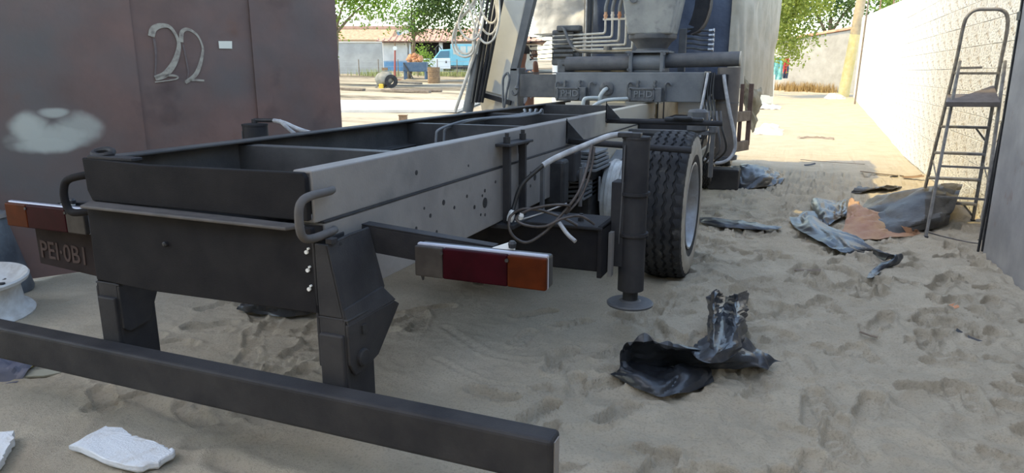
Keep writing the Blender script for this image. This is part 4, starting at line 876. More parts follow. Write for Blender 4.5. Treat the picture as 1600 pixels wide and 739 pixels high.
# hanging hooks and straps at the left extension
b = MB(); b.tube(spline([(-2.93, 7.05, 1.42), (-2.97, 7.03, 1.36), (-2.97, 7.02, 1.2), (-2.96, 7.02, 1.05), (-2.93, 7.02, 1.2), (-2.90, 7.03, 1.36), (-2.93, 7.05, 1.42)], 4), .013, 8); b.build('lifting_strap', 'leg' if False else 'castiron', CR)
b = MB(); b.tube(spline([(-2.80, 7.05, 1.41), (-2.80, 7.02, 1.30), (-2.80, 7.02, 1.22), (-2.84, 7.02, 1.19), (-2.87, 7.02, 1.23)], 4), .014, 8); b.cyl((-2.80, 7.02, 1.32), (-2.80, 7.02, 1.05), .006, n=6); b.lathe([(0, .01), (.02, .03), (.05, .012)], (-2.81, 7.02, 1.24), (0, 0, 1), 10); b.build('lifting_hook', 'castiron', CR, smooth=True)
b = MB(); b.bar((-2.78, 7.1, 1.415), (-2.36, 7.1, 1.42), .03, .012); b.build('hook_bar', 'black', CR)
# coil of pale hose hanging on the boom
HC = empty('hose_coil', (-3.4, 7.2, 1.55), 'loops of pale hose hanging from the white crane boom', 'hose')
for i, L in enumerate(([(-3.296, 7.2, 2.318), (-3.429, 7.2, 2.125), (-3.588, 7.2, 1.962), (-3.656, 7.2, 1.779), (-3.619, 7.2, 1.64), (-3.493, 7.2, 1.591), (-3.397, 7.2, 1.652), (-3.395, 7.2, 1.822), (-3.36, 7.22, 2.0)],
          [(-3.312, 7.22, 2.319), (-3.406, 7.22, 2.124), (-3.564, 7.22, 1.995), (-3.632, 7.22, 1.792), (-3.594, 7.22, 1.668), (-3.492, 7.22, 1.625), (-3.42, 7.22, 1.686), (-3.41, 7.22, 1.856)],
          [(-3.35, 7.18, 2.321), (-3.531, 7.18, 2.062), (-3.565, 7.18, 1.927), (-3.489, 7.18, 1.803), (-3.38, 7.18, 1.774), (-3.302, 7.18, 1.854), (-3.27, 7.19, 2.0)],
          [(-3.48, 7.2, 2.326), (-3.43, 7.2, 2.092), (-3.356, 7.2, 1.855), (-3.257, 7.2, 1.738), (-3.149, 7.2, 1.784), (-3.087, 7.2, 1.982), (-3.094, 7.2, 2.245)],
          [(-3.442, 7.22, 2.325), (-3.376, 7.22, 2.057), (-3.278, 7.22, 1.867), (-3.179, 7.22, 1.838), (-3.103, 7.22, 1.983), (-3.131, 7.22, 2.246)],
          [(-3.35, 7.24, 2.321), (-3.299, 7.24, 2.055), (-3.209, 7.24, 1.946), (-3.132, 7.24, 2.016), (-3.161, 7.24, 2.247)])):
    b = MB(); b.tube(spline(L, 6), .0125, 8); b.build('hose_loop', 'hose_pale', HC, smooth=True, auto=70)

# ================================================================== wrapped cab and its covers
b = MB(); b.box(-3.05, -.80, 8.75, 11.4, .9, 3.0); b.build('cab_body', 'carwhite', T, bevel=.15, seg=4)
b = MB(); b.box(-2.485, -2.41, 8.36, 8.46, .95, 3.0); b.build('exhaust_post', 'crane_dark', T, bevel=.01)
for x in (-2.45,): b = MB(); b.cyl((x, 8.34, 1.0), (x, 8.34, 3.0), .012, n=8); b.build('post_pipe', 'hose_grey', T)
def wrap(name, m, path, z0, z1, label, crump, sc, sd, fold=1.0, zw=.0):
    """cover hanging along a plan path from z1 down to z0, its crest turned in over the roof"""
    nets = []
    rows = []
    zs = list(np.linspace(z0, z1, 7))
    for z in zs: rows.append([(p[0], p[1], z + zw * (i / (len(path) - 1))) if z == z0 else (p[0], p[1], z) for i, p in enumerate(path)])
    c = (-1.93, 10.0)
    for f, dz in ((.06, .10), (.3, .16), (.7, .18)): rows.append([(p[0] + (c[0] - p[0]) * f, p[1] + (c[1] - p[1]) * f, z1 + dz) for p in path])
    o = rebase(sheet_mesh([rows], 9, crump, sc, .006, sd, fold=fold, ground=.0).build(name, m, smooth=True, auto=60)); tag(o, label, 'tarpaulin'); return o
wrap('cab_cover', 'tarpgrey2', [(-3.28, 11.2), (-3.30, 10.2), (-3.32, 9.2), (-3.27, 8.72), (-3.1, 8.60), (-2.8, 8.56), (-2.50, 8.54)], 1.90, 3.05, 'silver grey crinkled plastic cover on the left of the wrapped cab', .05, 3.2, 2)
wrap('cab_cover', 'tarpblue', [(-2.42, 8.52), (-2.1, 8.50), (-1.7, 8.48), (-1.3, 8.47), (-1.0, 8.46), (-.74, 8.46)], 1.15, 3.05, 'dark navy plastic cover across the middle of the wrapped cab', .035, 4.0, 5, .35)
wrap('cab_cover', 'tarpcream', [(-.80, 8.44), (-.70, 8.45), (-.62, 8.56), (-.56, 8.9), (-.50, 9.6), (-.45, 10.4), (-.40, 11.3), (-.42, 12.0)], 1.30, 3.1, 'cream cloth cover hanging down the right side of the wrapped cab', .06, 4.5, 9, .22, zw=-.25)
# gathered tail of dusty plastic below the cream cover
o = rebase(sheet_mesh([[[(-.66, 8.6, 1.42), (-.60, 8.75, 1.30), (-.53, 8.95, 1.22), (-.47, 9.2, 1.25)], [(-.62, 8.62, 1.28), (-.57, 8.75, 1.18), (-.50, 8.95, 1.10), (-.45, 9.2, 1.12)], [(-.60, 8.66, 1.1), (-.55, 8.78, 1.02), (-.50, 8.95, .96), (-.46, 9.1, .98)], [(-.58, 8.72, .95), (-.54, 8.8, .88), (-.51, 8.9, .84), (-.49, 9.0, .86)], [(-.57, 8.74, .80), (-.545, 8.8, .76), (-.52, 8.88, .72), (-.50, 8.95, .75)]]], 7, .05, 7, .004, 4).build('plastic_tail', 'tarpcream', smooth=True, auto=50)); o.data.materials[0] = mat('dusty_olive', (.16, .145, .10), .6, 0, (.30, .27, .19), 6, .2, 30)
tag(o, 'gathered olive plastic tail hanging below the cream cab cover', 'plastic sheet')
# brown cab step frame
CS = empty('cab_step', (-.62, 8.2, .5), 'brown metal step frame hanging beside the stabiliser leg', 'step')
for (p, q, w_) in (((-.66, 8.0, .60), (-.66, 8.0, 1.30), .05), ((-.52, 8.35, .62), (-.52, 8.35, 1.30), .05), ((-.60, 8.15, .62), (-.60, 8.15, 1.3), .04)): b = MB(); b.bar(p, q, w_, w_); b.build('step_post', 'brownframe', CS, bevel=.004)
for z in (.62, .95): b = MB(); b.bar((-.66, 8.0, z), (-.52, 8.35, z), .05, .11); b.build('step_tread', 'wood', CS, bevel=.004)
b = MB(); b.bar((-.66, 8.0, .72), (-.72, 7.9, .72), .04, .04); b.build('step_bracket', 'brownframe', CS)
# a small tyre standing on the sand under the truck
o = tyre(-1.02, 9.0, .24, .245, .15, 'small_tyre', None, 1, 96); rebase(o); tag(o, 'small dusty tyre standing on the sand behind the big rear wheel', 'tyre')
b = MB(); b.box(-.98, -.62, 8.85, 9.15, .0, .26); o = rebase(b.build('wheel_chock', 'wood', bevel=.02)); tag(o, 'dark timber block on the sand beside the small tyre', 'block'); o.data.materials[0] = K['primer']
# ================================================================== the person behind the crane beam
def skin_chain(name, verts, edges, radii, m, par, sub=2):
    me = bpy.data.meshes.new(name); me.from_pydata([tuple(v) for v in verts], edges, []); o = link(name, me, m, par)
    md = o.modifiers.new('skin', 'SKIN'); md.use_smooth_shade = True
    for i, r in enumerate(radii):
        sv = me.skin_vertices[0].data[i]; sv.radius = (r, r) if not isinstance(r, tuple) else r; sv.use_root = (i == 0)
    s = o.modifiers.new('sub', 'SUBSURF'); s.levels = sub; s.render_levels = sub
    return o
px_, py_ = -3.16, 8.02
vb = [(px_, py_, .93), (px_, py_, 1.12), (px_, py_ - .01, 1.30), (px_, py_ - .01, 1.43), (px_, py_ - .015, 1.50), (px_ + .01, py_ - .02, 1.58), (px_ + .01, py_ - .02, 1.66), (px_ + .01, py_ - .01, 1.70),
      (px_ - .17, py_, 1.40), (px_ - .22, py_ + .02, 1.14), (px_ - .20, py_ - .10, .93), (px_ - .19, py_ - .14, .85),
      (px_ + .17, py_ - .01, 1.40), (px_ + .25, py_ - .10, 1.26), (px_ + .265, py_ - .20, 1.50), (px_ + .262, py_ - .205, 1.56),
      (px_ - .10, py_, .86), (px_ - .11, py_ - .01, .50), (px_ - .11, py_ + .02, .10), (px_ - .12, py_ - .10, .04),
      (px_ + .10, py_, .86), (px_ + .11, py_ - .01, .50), (px_ + .11, py_ + .02, .10), (px_ + .12, py_ - .10, .04)]
eb = [(0, 1), (1, 2), (2, 3), (3, 4), (4, 5), (5, 6), (6, 7), (2, 8), (8, 9), (9, 10), (10, 11), (2, 12), (12, 13), (13, 14), (14, 15), (0, 16), (16, 17), (17, 18), (18, 19), (0, 20), (20, 21), (21, 22), (22, 23)]
rb_ = [(.15, .11), (.15, .10), (.17, .11), (.085, .075), .055, (.075, .085), (.08, .095), (.05, .06), .065, .045, .035, .03, .065, .045, .034, .028, .085, .06, .042, .035, .085, .06, .042, .035]
o = skin_chain('person', vb, eb, rb_, 'skin', None); tag(o, 'person in dark patterned shirt standing behind the crane beam with one hand raised', 'person')
pers = o
# shirt and trousers hug the body
skin_chain('shirt', [vb[0], vb[1], vb[2], vb[3], vb[8], (px_ - .21, py_ + .015, 1.22), vb[12], (px_ + .245, py_ - .09, 1.27)], [(0, 1), (1, 2), (2, 3), (2, 4), (4, 5), (2, 6), (6, 7)], [(.17, .125), (.168, .115), (.188, .125), (.09, .085), .08, .062, .08, .062], 'shirt', pers)
skin_chain('trousers', [(px_, py_, .95), vb[16], vb[17], vb[18], vb[20], vb[21], vb[22]], [(0, 1), (1, 2), (2, 3), (0, 4), (4, 5), (5, 6)], [(.165, .125), .10, .075, .058, .10, .075, .058], 'jeans', pers)
b = MB(); b.lathe([(-.02, .098), (.03, .100), (.07, .085), (.10, .04), (.105, 0)], (px_ + .01, py_ + .005, 1.66), (0, 0, 1), 20); b.build('hair', 'hair', pers, smooth=True)
hx, hy, hzz = px_ + .262, py_ - .21, 1.57
for k, (dx, ln, cu) in enumerate(((-.030, .070, .02), (-.010, .082, .025), (.010, .078, .03), (.028, .062, .03))):
    skin_chain('finger', [(hx + dx * .6, hy, hzz + .02), (hx + dx, hy - .005, hzz + .055), (hx + dx * 1.15, hy - cu, hzz + .055 + ln * .45), (hx + dx * 1.1, hy - cu * 2, hzz + .05 + ln * .7)], [(0, 1), (1, 2), (2, 3)], [.011, .0095, .0085, .0075], 'skin', pers, 1)
skin_chain('thumb', [(hx - .02, hy, hzz), (hx - .045, hy - .015, hzz + .03), (hx - .055, hy - .03, hzz + .06)], [(0, 1), (1, 2)], [.013, .011, .009], 'skin', pers, 1)
for sx in (-.035, .04):
    b = MB(); b.lathe([(-.01, .004), (-.006, .010), (.006, .010), (.01, .004)], (px_ + .01 + sx, py_ - .098, 1.635), (0, 1, 0), 10); b.build('eye', 'hair', pers, smooth=True)
b = MB(); b.prism([(px_ + .0, py_ - .10, 1.60), (px_ + .025, py_ - .10, 1.60), (px_ + .012, py_ - .13, 1.602), ], (0, .008, .045)); b.build('nose', 'skin', pers)
b = MB(); b.box(px_ - .015, px_ + .038, py_ - .106, py_ - .09, 1.566, 1.575); b.build('mouth', 'red', pers, bevel=.003)

# ================================================================== step ladder by the wall
LD = empty('step_ladder', (1.38, 7.35, 0), 'tall grey metal step ladder with rounded handrail beside the white wall', 'ladder')
b = MB(); P = spline([(1.185, 7.83, .0), (1.215, 7.70, .55), (1.264, 7.5, 1.446), (1.272, 7.42, 1.80), (1.290, 7.40, 1.90), (1.345, 7.40, 1.950), (1.44, 7.40, 1.955), (1.535, 7.40, 1.945), (1.585, 7.40, 1.89), (1.603, 7.42, 1.75), (1.607, 7.5, 1.412), (1.635, 7.70, .55), (1.655, 7.83, .0)], 6); b.tube(P, .0155, 10); b.build('step_frame', 'alu', LD, smooth=True, auto=70)
b = MB(); b.bar((1.12, 6.86, .0), (1.275, 7.36, 1.52), .022, .04, (0, 1, 0)); b.build('support_stile', 'alu', LD, bevel=.003)
b = MB(); b.bar((1.53, 6.86, .0), (1.612, 7.36, 1.52), .022, .04, (0, 1, 0)); b.build('support_stile', 'alu', LD, bevel=.003)
for k, z in enumerate((.19, .43, .68, .93, 1.415)):
    f = z / 1.446; y = 7.83 - .33 * f; xa = 1.185 + .079 * f; xb = 1.655 - .048 * f
    b = MB(); b.bar((xa, y - .02, z), (xb, y - .02, z), .085 if z < 1.3 else .05, .022); o = b.build('tread', 'alu', LD, bevel=.003)
    if k in (0, 3): b = MB(); b.bar((xb - .10, y, z - .01), (xb, y + .04, z - .13), .010, .014); b.build('tread_brace', 'alu', o)
b = MB(); b.prism([(1.17, 7.12, 1.13), (1.57, 7.12, 1.135), (1.60, 7.56, 1.20), (1.25, 7.56, 1.195)], (0, 0, .035)); pl = b.build('platform', 'alu_dark', LD, bevel=.006)
b = MB(); b.prism([(1.17, 7.12, 1.165), (1.57, 7.12, 1.17), (1.60, 7.56, 1.30), (1.585, 7.56, 1.30)], (0, 0, .006)); b.build('paint_tray_flap', 'alu_dark', pl)
for (za, zb) in ((.62, .62), (.36, .36)):
    fa = za / 1.52; b = MB(); b.bar((1.12 + .155 * fa, 6.86 + .5 * fa, za), (1.53 + .082 * fa, 6.86 + .5 * fa, zb), .015, .018); b.build('support_rung', 'alu', LD)
for (x, y, xx, yy) in ((1.17, 7.02, 1.225, 7.68), (1.555, 7.02, 1.635, 7.68)): b = MB(); b.bar((x, y, .50), (xx, yy, .60), .006, .018); b.build('spreader', 'alu', LD)
b = MB(); b.bar((1.285, 7.42, 1.462), (1.46, 7.42, 1.466), .02, .016); b.build('top_bar', 'alu', LD)
for (x, y) in ((1.12, 6.86), (1.53, 6.86), (1.185, 7.83), (1.655, 7.83)): b = MB(); b.box(x - .018, x + .018, y - .025, y + .025, -.01, .03); b.build('rubber_foot', 'black', LD, bevel=.004)
# thin rope from the ladder foot to the gate leaf
b = MB(); b.tube(spline([(1.12, 6.95, .05), (1.25, 6.85, .035), (1.40, 6.7, .035), (1.46, 6.6, .05)], 6), .006, 6); o = rebase(b.build('rope', 'cable', smooth=True)); tag(o, 'thin rope on the sand between the ladder foot and the gate', 'rope')

# ================================================================== plastic and tarpaulin on the sand
HS1 = [[(-0.726, 2.998, 0.02), (-0.607, 2.924, 0.015), (-0.528, 2.897, 0.01), (-0.447, 2.89, 0.01), (-0.356, 2.975, 0.01), (-0.296, 3.062, 0.01), (-0.257, 3.144, 0.01)], [(-0.68, 2.983, 0.06), (-0.594, 2.951, 0.05), (-0.522, 2.931, 0.04), (-0.452, 2.943, 0.035), (-0.378, 3.016, 0.035), (-0.316, 3.096, 0.03), (-0.276, 3.181, 0.02)], [(-0.673, 3.023, 0.1), (-0.625, 3.061, 0.05), (-0.531, 3.054, 0.03), (-0.455, 3.038, 0.05), (-0.401, 3.066, 0.06), (-0.342, 3.178, 0.03), (-0.295, 3.236, 0.02)], [(-0.663, 3.015, 0.14), (-0.637, 3.188, 0.05), (-0.561, 3.209, 0.02), (-0.482, 3.201, 0.03), (-0.429, 3.189, 0.05), (-0.369, 3.271, 0.02), (-0.309, 3.279, 0.02)]]
HS2 = [[(-0.669, 3.008, 0.1), (-0.654, 3.13, 0.02), (-0.567, 3.165, 0.01), (-0.466, 3.207, 0.01), (-0.347, 3.223, 0.01), (-0.234, 3.285, 0.01), (-0.133, 3.327, 0.01), (-0.06, 3.34, 0.01)], [(-0.671, 3.046, 0.14), (-0.606, 3.097, 0.14), (-0.515, 3.102, 0.13), (-0.416, 3.143, 0.11), (-0.315, 3.169, 0.1), (-0.219, 3.234, 0.08), (-0.135, 3.301, 0.06), (-0.068, 3.345, 0.03)], [(-0.641, 3.046, 0.17), (-0.579, 3.06, 0.2), (-0.498, 3.079, 0.18), (-0.406, 3.118, 0.16), (-0.318, 3.164, 0.15), (-0.224, 3.263, 0.12), (-0.155, 3.351, 0.08), (-0.082, 3.414, 0.05)], [(-0.668, 3.254, 0.06), (-0.609, 3.314, 0.06), (-0.522, 3.332, 0.06), (-0.43, 3.351, 0.06), (-0.337, 3.355, 0.08), (-0.247, 3.453, 0.06), (-0.167, 3.564, 0.03), (-0.105, 3.588, 0.02)]]
HS3 = [[(-0.379, 3.15, 0.12), (-0.317, 3.054, 0.13), (-0.26, 3.054, 0.13), (-0.194, 3.16, 0.12), (-0.154, 3.412, 0.09)], [(-0.354, 3.27, 0.13), (-0.291, 3.123, 0.17), (-0.242, 3.117, 0.18), (-0.184, 3.286, 0.15), (-0.159, 3.558, 0.1)], [(-0.346, 3.468, 0.14), (-0.293, 3.284, 0.19), (-0.258, 3.428, 0.16), (-0.19, 3.381, 0.2), (-0.16, 3.673, 0.13)], [(-0.371, 3.699, 0.15), (-0.316, 3.498, 0.21), (-0.292, 3.792, 0.13), (-0.214, 3.592, 0.21), (-0.163, 3.906, 0.14)], [(-0.389, 3.862, 0.17), (-0.334, 3.738, 0.23), (-0.307, 4.063, 0.11), (-0.229, 3.766, 0.22), (-0.17, 4.033, 0.16)], [(-0.383, 3.964, 0.17), (-0.331, 3.828, 0.24), (-0.317, 4.208, 0.1), (-0.228, 3.829, 0.23), (-0.186, 4.089, 0.18)]]
HS4 = [[(-0.187, 3.389, 0.07), (-0.139, 3.374, 0.05), (-0.092, 3.368, 0.02), (-0.033, 3.379, 0.012)], [(-0.168, 3.433, 0.09), (-0.115, 3.436, 0.07), (-0.061, 3.414, 0.05), (-0.001, 3.458, 0.012)], [(-0.156, 3.512, 0.1), (-0.098, 3.514, 0.07), (-0.035, 3.485, 0.05), (0.034, 3.497, 0.012)]]
TP1 = [[(0.62, 7.031, 0.01), (0.769, 6.921, 0.01), (0.95, 6.94, 0.01), (1.179, 7.144, 0.01), (1.41, 7.442, 0.01)], [(0.621, 7.331, 0.03), (0.751, 7.2, 0.06), (0.956, 7.08, 0.1), (1.19, 7.154, 0.14), (1.418, 7.426, 0.13)], [(0.67, 7.83, 0.05), (0.817, 7.679, 0.14), (1.015, 7.629, 0.22), (1.241, 7.623, 0.28), (1.501, 7.761, 0.3)], [(0.737, 8.232, 0.08), (0.929, 8.12, 0.18), (1.097, 7.977, 0.26), (1.32, 7.997, 0.31), (1.57, 8.075, 0.32)], [(0.804, 8.555, 0.03), (1.033, 8.73, 0.06), (1.264, 8.927, 0.08), (1.486, 9.031, 0.1), (1.676, 8.97, 0.1)]]
TP1b = [[(0.661, 9.205, 0.02), (0.8, 9.212, 0.02), (0.992, 9.441, 0.02), (1.178, 9.568, 0.02)], [(0.697, 9.279, 0.05), (0.837, 9.285, 0.05), (1.018, 9.396, 0.06), (1.212, 9.593, 0.05)], [(0.765, 9.731, 0.01), (0.911, 9.736, 0.01), (1.109, 9.927, 0.01), (1.298, 10.004, 0.01)]]
BR = [[(0.405, 6.663, 0.01), (0.538, 6.559, 0.01), (0.718, 6.636, 0.015), (0.881, 6.781, 0.015), (1.101, 6.955, 0.02)], [(0.469, 6.961, 0.03), (0.607, 6.882, 0.04), (0.736, 6.886, 0.05), (0.875, 6.991, 0.04), (1.022, 6.93, 0.03)], [(0.513, 7.462, 0.06), (0.598, 7.238, 0.09), (0.717, 7.221, 0.09), (0.848, 7.271, 0.06), (0.92, 7.067, 0.04)], [(0.548, 7.877, 0.1), (0.6, 7.801, 0.13), (0.669, 7.514, 0.12), (0.773, 7.389, 0.1), (0.882, 7.459, 0.07)], [(0.576, 8.07, 0.11), (0.594, 7.999, 0.13), (0.656, 7.729, 0.12), (0.756, 7.519, 0.1), (0.862, 7.431, 0.08)]]
BS = [[(-0.003, 7.225, 0.02), (0.066, 7.268, 0.03), (0.167, 7.588, 0.03), (0.303, 7.485, 0.02), (0.343, 7.048, 0.02)], [(0.042, 6.835, 0.02), (0.122, 6.81, 0.05), (0.205, 7.008, 0.06), (0.292, 7.039, 0.03), (0.356, 6.761, 0.02)], [(0.161, 6.464, 0.02), (0.242, 6.519, 0.05), (0.314, 6.555, 0.06), (0.369, 6.625, 0.05), (0.443, 6.714, 0.02)], [(0.319, 6.086, 0.02), (0.369, 6.212, 0.05), (0.435, 6.292, 0.06), (0.508, 6.367, 0.05), (0.582, 6.481, 0.02)], [(0.42, 5.905, 0.02), (0.468, 5.972, 0.04), (0.526, 6.042, 0.05), (0.585, 6.201, 0.04), (0.635, 6.214, 0.02)], [(0.548, 5.955, 0.01), (0.583, 6.014, 0.02), (0.623, 6.077, 0.03), (0.656, 6.132, 0.02), (0.682, 6.096, 0.01)]]
BS2 = [[(0.605, 5.856, 0.04), (0.606, 5.818, 0.08), (0.643, 5.75, 0.09)], [(0.682, 5.726, 0.03), (0.701, 5.713, 0.08), (0.741, 5.689, 0.08)], [(0.734, 5.747, 0.04), (0.746, 5.671, 0.09), (0.792, 5.77, 0.08)], [(0.65, 5.56, 0.03), (0.717, 5.586, 0.05), (0.797, 5.733, 0.04)], [(0.574, 5.423, 0.01), (0.627, 5.479, 0.02), (0.663, 5.495, 0.01)], [(0.534, 5.219, 0.01), (0.55, 5.219, 0.012), (0.575, 5.236, 0.01)]]
BS3 = [[(0.208, 8.144, 0.03), (0.233, 8.229, 0.06), (0.319, 8.281, 0.05), (0.448, 8.242, 0.03), (0.591, 8.555, 0.03)], [(0.226, 7.505, 0.03), (0.269, 7.554, 0.09), (0.344, 7.678, 0.08), (0.446, 7.795, 0.06), (0.55, 8.167, 0.05)], [(0.289, 7.088, 0.02), (0.309, 7.146, 0.06), (0.367, 7.249, 0.07), (0.446, 7.488, 0.05), (0.53, 7.736, 0.03)], [(0.331, 6.972, 0.01), (0.376, 7.074, 0.03), (0.427, 7.252, 0.03), (0.496, 7.496, 0.02), (0.539, 7.634, 0.01)]]
FS = [[(-0.827, 6.907, 0.01), (-0.684, 6.882, 0.02), (-0.477, 6.902, 0.02), (-0.239, 6.836, 0.015), (-0.056, 6.785, 0.01)], [(-0.799, 6.738, 0.02), (-0.637, 6.61, 0.04), (-0.455, 6.624, 0.04), (-0.24, 6.613, 0.03), (-0.065, 6.722, 0.01)], [(-0.776, 6.703, 0.01), (-0.59, 6.567, 0.01), (-0.391, 6.561, 0.01), (-0.225, 6.571, 0.01), (-0.091, 6.655, 0.01)]]
BN = [[(-0.784, 9.429, 0.02), (-0.659, 9.083, 0.02), (-0.513, 8.982, 0.02), (-0.357, 9.152, 0.02), (-0.199, 9.381, 0.02), (-0.099, 9.65, 0.02)], [(-0.809, 9.622, 0.12), (-0.649, 9.331, 0.15), (-0.512, 9.29, 0.13), (-0.358, 9.279, 0.14), (-0.212, 9.584, 0.09), (-0.112, 9.802, 0.04)], [(-0.812, 9.995, 0.16), (-0.659, 9.707, 0.22), (-0.525, 9.761, 0.22), (-0.369, 9.952, 0.17), (-0.227, 10.013, 0.1), (-0.128, 10.183, 0.03)], [(-0.811, 10.661, 0.06), (-0.689, 10.71, 0.06), (-0.532, 10.775, 0.06), (-0.365, 10.624, 0.05), (-0.236, 10.482, 0.02), (-0.146, 10.323, 0.01)]]
UT = [[(-3.065, 3.074, 0.01), (-2.94, 3.051, 0.01), (-2.811, 3.067, 0.01), (-2.686, 3.059, 0.01), (-2.603, 3.128, 0.01), (-2.549, 3.198, 0.03)], [(-3.047, 3.09, 0.04), (-2.894, 3.033, 0.07), (-2.778, 3.062, 0.06), (-2.672, 3.063, 0.05), (-2.582, 3.124, 0.05), (-2.527, 3.214, 0.06)], [(-2.998, 3.13, 0.05), (-2.831, 3.046, 0.09), (-2.725, 3.033, 0.1), (-2.654, 3.069, 0.09), (-2.562, 3.113, 0.08), (-2.512, 3.239, 0.07)], [(-3.054, 3.208, 0.01), (-2.956, 3.19, 0.02), (-2.867, 3.201, 0.02), (-2.767, 3.215, 0.02), (-2.654, 3.236, 0.02), (-2.572, 3.29, 0.03)]]
FO = [(-2.471, 1.585, 0.0), (-2.482, 1.738, 0.0), (-2.404, 1.748, 0.0), (-2.321, 1.728, 0.0), (-2.265, 1.725, 0.0), (-2.165, 1.72, 0.0), (-2.111, 1.707, 0.0), (-2.071, 1.709, 0.0), (-2.056, 1.687, 0.0), (-2.058, 1.625, 0.0), (-2.098, 1.564, 0.0), (-2.281, 1.567, 0.0)]
FO2 = [(-2.885, 1.509, 0.0), (-2.774, 1.575, 0.0), (-2.709, 1.528, 0.0), (-2.661, 1.469, 0.0), (-2.606, 1.425, 0.0), (-2.563, 1.375, 0.0), (-2.657, 1.349, 0.0)]

def sheet(name, nets, m, label, cat, k, crump, sc, sd, dz=.012, thick=.003):
    nets = [[[(p[0], p[1], p[2] + dz) for p in r_] for r_ in n_] for n_ in nets]
    o = rebase(sheet_mesh(nets, k, crump, sc, thick, sd).build(name, m, smooth=True, auto=18)); tag(o, label, cat); return o
sheet('plastic_sheet', [HS1, HS2, HS3, HS4], 'plastic', 'crumpled black plastic sheet with raised neck lying on the sand in the open', 'plastic sheet', 8, .022, 8, 1)
sheet('tarpaulin', [TP1, TP1b], 'tarpgrey', 'dark grey tarpaulin over a boxy heap behind the ladder', 'tarpaulin', 9, .040, 4.5, 2)
sheet('brown_sheet', [BR], 'leather', 'reddish brown stiff sheet lying against the dark tarpaulin heap', 'sheet', 9, .026, 5, 3)
sheet('plastic_strip', [BS, BS2], 'plastic', 'long twisted black plastic strip on the sand in front of the brown sheet', 'plastic sheet', 9, .022, 5.5, 4)
sheet('plastic_bundle', [BS3], 'plastic', 'small crumpled black plastic bundle left of the brown sheet', 'plastic sheet', 9, .022, 7, 5)
sheet('plastic_strip', [FS], 'plastic', 'flat narrow black plastic strip on the sand right of the rear tyre', 'plastic sheet', 9, .018, 7, 6)
sheet('plastic_sheet', [BN], 'plastic', 'crumpled black plastic heaped on the sand below the stabiliser leg', 'plastic sheet', 9, .034, 5, 7)
sheet('plastic_sheet', [UT], 'plastic', 'dark plastic wrap on the sand beneath the rear plate of the truck', 'plastic sheet', 8, .02, 10, 8)
# torn slabs of polystyrene
def slab(name, P, h, label):
    P = [Vector((p[0], p[1], 0)) for p in P]; n = len(P); mb = MB(); rr = random.Random(len(name) + n); out = []
    for i in range(n):
        a, c = P[i], P[(i + 1) % n]
        for k in range(4): q = a.lerp(c, k / 4); out.append(q + V(rr.uniform(-.006, .006), rr.uniform(-.006, .006), 0))
    m = len(out); cen = sum(out, Vector()) / m
    lv = [(0, .0, .96), (.3 * h, 0, 1.0), (.85 * h, 0, .995), (h, 0, .97)]
    for (z, _, s) in lv: mb.v += [tuple(cen + (q - cen) * s + V(0, 0, z + .01 + rr.uniform(-.002, .002))) for q in out]
    for j in range(3):
        for i in range(m): mb.f.append((j * m + i, j * m + (i + 1) % m, (j + 1) * m + (i + 1) % m, (j + 1) * m + i))
    mb.f += [tuple(range(m))[::-1], tuple(range(3 * m, 4 * m))]
    o = rebase(mb.build(name, 'foam')); tag(o, label, 'foam'); return o
slab('polystyrene_slab', FO, .028, 'torn white polystyrene slab on the sand in front of the bumper')
slab('polystyrene_slab', FO2, .03, 'white polystyrene piece cut off by the left edge of the picture')
# white steel wheel rim lying at the left
WR = empty('steel_wheel', (-4.42, 2.42, 0), 'white steel truck wheel without tyre lying flat by the gate', 'wheel')
b = MB(); b.lathe([(.0, .29), (.015, .295), (.03, .285), (.035, .262), (.06, .245), (.16, .235), (.20, .255), (.215, .285), (.235, .292), (.245, .285), (.235, .262), (.205, .235), (.19, .20), (.20, .11), (.19, .085), (.16, .085), (.16, .10), (.175, .20), (.14, .225), (.06, .232), (.02, .27)], (-4.42, 2.42, .01), (.05, -.05, 1), 48, closed=True); b.build('rim_body', 'rimwhite', WR, smooth=True, auto=35)
for k in range(10): t = k * .628; b = MB(); b.cyl((-4.42 + .155 * math.cos(t) + .009, 2.42 + .155 * math.sin(t) - .009, .195), (-4.42 + .155 * math.cos(t) + .009, 2.42 + .155 * math.sin(t) - .009, .209), .020, n=12); b.build('hand_hole', 'black', WR)
# grey tapered pot with pipe at the left edge
PT = empty('paint_pot', (-4.83, 2.86, 0), 'grey tapered metal pot with a shiny neck standing by the steel gate', 'pot')
b = MB(); b.lathe([(0, .20), (.02, .205), (.46, .115), (.50, .108), (.505, 0)], (-4.84, 2.80, .0), (0, 0, 1), 32); b.build('pot_body', 'potgrey', PT, smooth=True, auto=35)
b = MB(); b.lathe([(0, .108), (.005, .128), (.03, .128), (.035, .10), (.06, .06), (.065, 0)], (-4.84, 2.80, .50), (0, 0, 1), 32); b.build('pot_lid', 'steel', PT, smooth=True, auto=35)
b = MB(); b.lathe([(0, .055), (.10, .045), (.30, .04), (.31, 0)], (-4.84, 2.80, .56), (0, 0, 1), 20); b.build('pot_neck', 'steel', PT, smooth=True)
